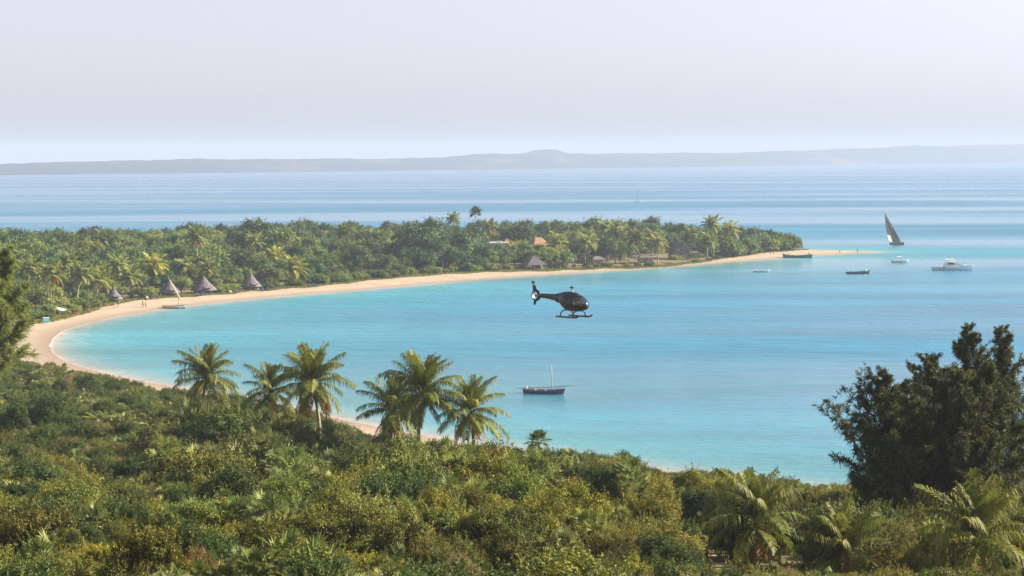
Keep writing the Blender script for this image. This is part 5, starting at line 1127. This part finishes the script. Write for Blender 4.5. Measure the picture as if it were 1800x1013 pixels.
# tail: shroud with its fan, fins
fx, fz = -5.72, 1.46; n = 40; V = []; Fc = []
for y in (-0.16, 0.16):
    for rr in (0.40, None):
        for k in range(n):
            a = 2 * math.pi * k / n; R = rr or (0.60 + 0.12 * max(0, math.cos(a)) ** 2); V.append((fx + R * math.cos(a), y * (1 if rr else 0.55), fz + R * 1.06 * math.sin(a)))
for k in range(n):
    k2 = (k + 1) % n; i0, o0, i1, o1 = 0, n, 2 * n, 3 * n
    Fc += [(i0 + k, i0 + k2, o0 + k2, o0 + k), (i1 + k2, i1 + k, o1 + k, o1 + k2), (o0 + k, o0 + k2, o1 + k2, o1 + k)]
sh = link('tail_fan_shroud', new_mesh('tail_fan_shroud', V, Fc, smooth=True), H_, mat=hp)
du = MB(); du.add([(fx + 0.4 * math.cos(2 * math.pi * k / n), y, fz + 0.424 * math.sin(2 * math.pi * k / n)) for y in (-0.16, 0.16) for k in range(n)], [(k, (k + 1) % n, (k + 1) % n + n, k + n) for k in range(n)]); du.build('duct', MT['grey_metal'], sh, True)
fan = MB().lathe([(0.03, -0.10), (0.11, -0.05), (0.11, 0.05), (0.03, 0.10)], (0, 0, 0), 12); fan.V = [(fx + x, z, fz + y) for x, y, z in fan.V]; fh = fan.build('fan_hub', MT['dark'], H_)
for k in range(8):
    a = k * math.pi / 4 + 0.2; d = Vector((math.cos(a), 0, math.sin(a))); s_ = Vector((-d.z, 0, d.x)); c0 = Vector((fx, 0.0, fz)); MB().add([c0 + d * 0.1 + s_ * 0.03 + Vector((0, 0.03, 0)), c0 + d * 0.1 - s_ * 0.03 - Vector((0, 0.03, 0)), c0 + d * 0.385 - s_ * 0.035 - Vector((0, 0.012, 0)), c0 + d * 0.385 + s_ * 0.035 + Vector((0, 0.012, 0))], [(0, 1, 2, 3)]).build('fan_blade', MT['grey_metal'], fh)
up_ = fin(MB(), [(-5.30, 1.80), (-5.52, 2.05), (-5.80, 2.62), (-6.28, 2.62), (-6.22, 2.1), (-6.10, 1.86)], 0.075).build('upper_fin', hp, H_)
fin(MB(), [(-5.80, 2.615), (-5.85, 2.725), (-6.30, 2.725), (-6.28, 2.615)], 0.06).build('white_band', MT['white'], up_); fin(MB(), [(-5.85, 2.72), (-6.0, 3.02), (-6.42, 3.02), (-6.30, 2.72)], 0.055).build('fin_tip', hp, up_)
fin(MB(), [(-5.45, 1.02), (-6.02, 0.98), (-6.12, 0.42), (-5.86, 0.36)], 0.06).build('lower_fin', hp, H_)
MB().box((-4.55, 0, 1.5), (0.5, 2.1, 0.06), 0, 0.04).build('tailplane', hp, H_)
for s in (-1, 1):
    MB().tube([(-1.55, s * 1.02, -0.60), (1.35, s * 1.02, -0.60), (1.7, s * 1.02, -0.52), (1.95, s * 1.02, -0.32)], [0.10, 0.10, 0.095, 0.07], 9).build('skid', hp, H_, True)
for x in (-0.95, 0.95): MB().tube([(x, -1.02, -0.58), (x, -0.9, -0.2), (x, -0.55, 0.06), (x, 0.55, 0.06), (x, 0.9, -0.2), (x, 1.02, -0.58)], 0.075, 8).build('cross_tube', hp, H_, True)
for x in (0.05, 0.2, 0.34, 0.46): MB().box((-0.6 + x * 1.2, -0.808 + 0.06 * abs(x - 0.2), 0.72), (0.1, 0.015, 0.16)).build('marking', MT['cream_trim'], H_)
MB().box((0.3, 0, 0.30), (1.9, 1.1, 0.06)).build('cabin_floor', MT['dark'], H_)
for y in (-0.36, 0.36): MB().box((0.45, y, 0.52), (0.45, 0.45, 0.35)).build('seat', MT['dark'], H_); MB().box((0.2, y, 0.85), (0.12, 0.42, 0.7), 0, -0.1).build('seat_back', MT['dark'], H_)
R3 = Matrix.Rotation(YAW, 3, 'Z')
for y, lab in ((-0.36, 'pilot in a pale shirt seen through the near side window of the helicopter'), (0.36, 'second person in a red shirt on the far seat of the helicopter')): person(base + R3 @ Vector((0.52, y, 0.22)), YAW, 'sit', lab, (0.6, 0.5, 0.45) if y < 0 else (0.5, 0.15, 0.15), skin=(0.45, 0.25, 0.18), sc=0.88)

# ------------------------------------------------------------------ thatched huts and houses
def thatch_profile(R, H, e=1.25, steps=4):
    pr = []
    for i in range(steps):
        t0, t1 = i / steps, (i + 1) / steps; f = lambda t: R * (1 - t) ** e + 0.12
        pr += [(f(t0) + (0.10 if i else 0), H * t0), (f(t1) + 0.0, H * t1)]
    return pr
HL = ['leftmost grey thatched hut, half hidden by palms', 'second grey thatched hut, behind the beached dhow', 'third and widest grey thatched hut on the beach edge', 'fourth grey thatched hut with a dark doorway', 'open-sided thatched shelter on pale posts by the beach']
for (px, k), lab, wpx, hpx, ybase in zip(HUTS, HL, (32, 39, 49, 40, 42), (27, 28, 29, 29, 21), (519, 513, 509, 502, 467)):
    g = behind(px, k); s = F / g.y; R = wpx / s / 2; t = thing('thatched_hut', lab, 'hut', g, -0.5, 'thatched huts'); Hh = hpx / s
    if 'open-sided' in lab:
        MB().lathe(thatch_profile(R, Hh * 0.72, 0.95), (0, 0, Hh * 0.42), 4, 1.25, 1.0).build('roof', MT['thatch'], t)
        for a in np.linspace(0, 6.28, 7)[:-1]: MB().tube([(R * 0.85 * math.cos(a), R * 0.7 * math.sin(a), -0.2), (R * 0.85 * math.cos(a), R * 0.7 * math.sin(a), Hh * 0.5)], 0.12, 6).build('post', MT['wood_pale'], t)
    else:
        MB().lathe(thatch_profile(R, Hh * 0.85), (0, 0, Hh * 0.2), 14, 1.0, 0.95).build('roof', MT['thatch'], t)
        MB().lathe([(R * 0.72, -0.3), (R * 0.72, Hh * 0.3)], (0, 0, 0), 12).build('wall', MT['wood'], t)
        a = -0.55; dx, dy = math.cos(a), math.sin(a); p = MB(); dw = p.box((R * 0.84 * dx, R * 0.84 * dy, 0.75), (0.5, 1.1, 1.9), a).build('doorway', MT['dark'], t); MB().box((R * 0.92 * dx, R * 0.92 * dy, 1.82), (1.0, 1.6, 0.12), a, 0.35).build('porch_roof', MT['thatch'], t)
def hip(mb, w, d, z0, z1, ridge):
    mb.add([(-w, -d, z0), (w, -d, z0), (w, d, z0), (-w, d, z0), (-ridge, 0, z1), (ridge, 0, z1)], [(0, 1, 5, 4), (1, 2, 5), (2, 3, 4, 5), (3, 0, 4), (3, 2, 1, 0)]); return mb
def house(px, k, lab, w, d, wall_h, roof_h, roof_mat, wall_mat, rz, base_up=0.0):
    g = behind(px, k); t = thing('house', lab, 'house', g, rz); hw, hd = w / 2, d / 2
    MB().box((0, 0, wall_h / 2 - 0.4), (w, d, wall_h + 0.8)).build('wall', wall_mat, t); hip(MB(), hw + 0.6, hd + 0.6, wall_h + 0.01, wall_h + roof_h, hw * 0.45).build('roof', roof_mat, t)
    dr = MB().box((-w * 0.1, -hd - 0.03, 1.0), (0.9, 0.06, 2.0)).build('door', MT['wood'], t)
    for x in (-w * 0.33, w * 0.25): wd = MB().box((x, -hd - 0.03, wall_h * 0.6), (0.9, 0.06, 0.9)).build('window', MT['white'], t); MB().box((x, -hd - 0.065, wall_h * 0.6), (0.72, 0.02, 0.72)).build('pane', MT['glass_dark'], wd)
    return t
house(1050, 12, 'small orange-walled cottage among the palms by the beach', 4.4, 3.6, 2.4, 1.1, MT['thatch'], MT['wall_warm'], 0.35)
def top_z(px, py, k): return P(px, py, behind(px, k).y).z - behind(px, k).z
house(947, 75, 'house with a sunlit orange thatched roof deep in the wood', 6.2, 5.0, max(2.2, top_z(947, 431, 75)), 2.9, MT['thatch_warm'], MT['wall_warm'], 0.5)
t = house(872, 75, 'long building with flat blue-grey roof left of the orange roof', 8.5, 4.5, max(2.2, top_z(872, 427, 75)), 0.5, MT['roof_blue'], MT['wood_pale'], 0.05)
house(892, 82, 'small orange thatched roof just right of the blue-grey roof', 3.6, 4.0, max(2.2, top_z(892, 428, 82)), 1.8, MT['thatch_warm'], MT['wall_warm'], 0.5)
house(1193, 26, 'large house with a steep dark thatched roof behind the palms', 6.0, 5.0, 2.4, 3.8, plain('thatch_dark', (0.15, 0.12, 0.13), 0.95, 0.1, noise=0.3), MT['wood'], 0.4)
house(1135, 20, 'low pink-walled hut between palm trunks of the grove', 5.0, 3.6, 1.9, 0.8, MT['thatch'], MT['wall_warm'], 0.15)

# ------------------------------------------------------------------ things on the beach
def lounger(px, k, rz, lab, mat):
    g = behind(px, k); t = thing('beach_lounger', lab, 'lounger', g, rz, 'beach loungers'); MB().box((0, 0, 0.33), (1.9, 0.7, 0.06)).build('frame', MT['wood'], t); MB().box((-0.25, 0, 0.42), (1.3, 0.66, 0.12)).build('cushion', mat, t); MB().box((0.75, 0, 0.66), (0.8, 0.66, 0.1), 0, -0.75).build('backrest', mat, t)
    for x in (-0.8, 0.8):
        for y in (-0.28, 0.28): MB().box((x, y, 0.15), (0.06, 0.06, 0.34)).build('leg', MT['wood'], t)
for i, (px, wh) in enumerate(((262, 'below the second hut'), (351, 'below the third hut'), (409, 'left of the fourth hut'), (466, 'right of the fourth hut'), (548, 'right of the bright skirted palm'))):
    lounger(px - 4, -2.5, 1.9, 'left one of two beach loungers ' + wh, MT['tan_cloth'] if i in (0, 2) else MT['blue_fabric']); lounger(px + 4, -2.2, 1.7, 'right one of two beach loungers ' + wh, MT['blue_fabric'])
g = behind(98, 2); t = thing('shade_awning', 'tan and white cloth awning on poles at the left of the beach', 'awning', g, -0.1, None, (0.85, 0.8, 0.85))
MB().add([(-3.2, -1.5, 2.4), (-0.6, -1.6, 2.0), (-0.6, 1.6, 3.0), (-3.2, 1.6, 3.3), (-1.9, 0, 2.9)], [(0, 1, 4), (1, 2, 4), (2, 3, 4), (3, 0, 4)]).build('tan_cloth', MT['tan_cloth'], t)
MB().add([(-0.58, -1.6, 2.1), (2.4, -1.4, 1.9), (2.6, 1.5, 2.1), (-0.58, 1.6, 2.9), (0.9, 0, 1.9)], [(0, 1, 4), (1, 2, 4), (2, 3, 4), (3, 0, 4)]).build('white_cloth', MT['white_cloth'], t)
for x, y, z in ((-3.2, -1.5, 2.45), (-3.2, 1.6, 3.35), (2.4, -1.4, 1.95), (2.6, 1.5, 2.15), (-0.6, -1.6, 2.1), (-0.6, 1.6, 3.0)): MB().tube([(x, y, -0.3), (x, y, z)], 0.06, 6).build('pole', MT['wood'], t)
cbx = thing('cool_box', 'light blue box on the grass below the awning', 'box', behind(78, -4), 0.4); MB().box((0, 0, 0.5), (1.5, 1.0, 1.0), 0, 0, 0.94).build('body', MT['cyan'], cbx); MB().box((0, 0, 1.05), (1.55, 1.05, 0.12)).build('lid', MT['white'], cbx)
for px, k, lab in ((128, -2, 'reddish driftwood log, left one beneath the leaning palm'), (149, -2, 'reddish driftwood log right of the leaning palm trunk'), (181, -1, 'dark stump at the edge of the sand near the leftmost hut')):
    g = behind(px, k); t = thing('driftwood_log', lab, 'log', g, 0.15); rr_ = random.Random(px); MB().tube([(-1.3, 0, 0.2), (-0.4, 0.1, 0.32), (0.5, -0.05, 0.28), (1.3, 0.1, 0.2)], [0.16, 0.26, 0.24, 0.12], 8).build('log', MT['red_brown'], t, True); MB().tube([(0.2, 0, 0.4), (0.5, 0.3, 0.85)], [0.1, 0.04], 6).build('branch_stub', MT['red_brown'], t)
for px, py, lab, mt in ((1352, 444, 'dark blue parasol over the group by the point', 'blue_fabric'), (1323, 446, 'tan parasol at the right of the two tall palms', 'tan_cloth')):
    g = onsand(px, py); t = thing('beach_parasol', lab, 'parasol', g); MB().tube([(0, 0, -0.3), (0, 0, 2.3)], 0.04, 6).build('pole', MT['wood'], t); MB().lathe([(1.5, 1.75), (0.8, 2.15), (0.05, 2.4)], (0, 0, 0), 10).build('canopy', MT[mt], t)
for px, py, lab in ((1296, 449, 'brown wooden boat upturned on the sand right of the palms'),):
    g = onsand(px, py); t = thing('upturned_boat', lab, 'boat', g, 0.1); hh = hull(t, 5.2, 1.7, 0.55, 0.2, 0.2, 0.1, 0.6, MT['wood'], None, 0, 0.3, MT['wood']); 
    for c in t.children: c.rotation_euler = (math.pi, 0, 0); c.location.z = 0.6
# a grey pole lying across the near bushes
a_ = T(212, 782); c_ = T(304, 789); a_.z += 0.55; c_.z += 0.5; t = thing('metal_pole', 'long grey metal pole lying tilted across the near bushes at the left', 'pole', (a_.x, a_.y, a_.z - 0.1))
o_ = Vector(t.location); MB().tube([a_ - o_, a_.lerp(c_, 0.5) - o_, c_ - o_], [0.075, 0.075, 0.07], 10).build('shaft', MT['grey_metal'], t, True); MB().tube([c_ - o_, c_ + (c_ - a_).normalized() * 0.12 - o_], [0.09, 0.09], 10).build('end_cap', MT['dark'], t)
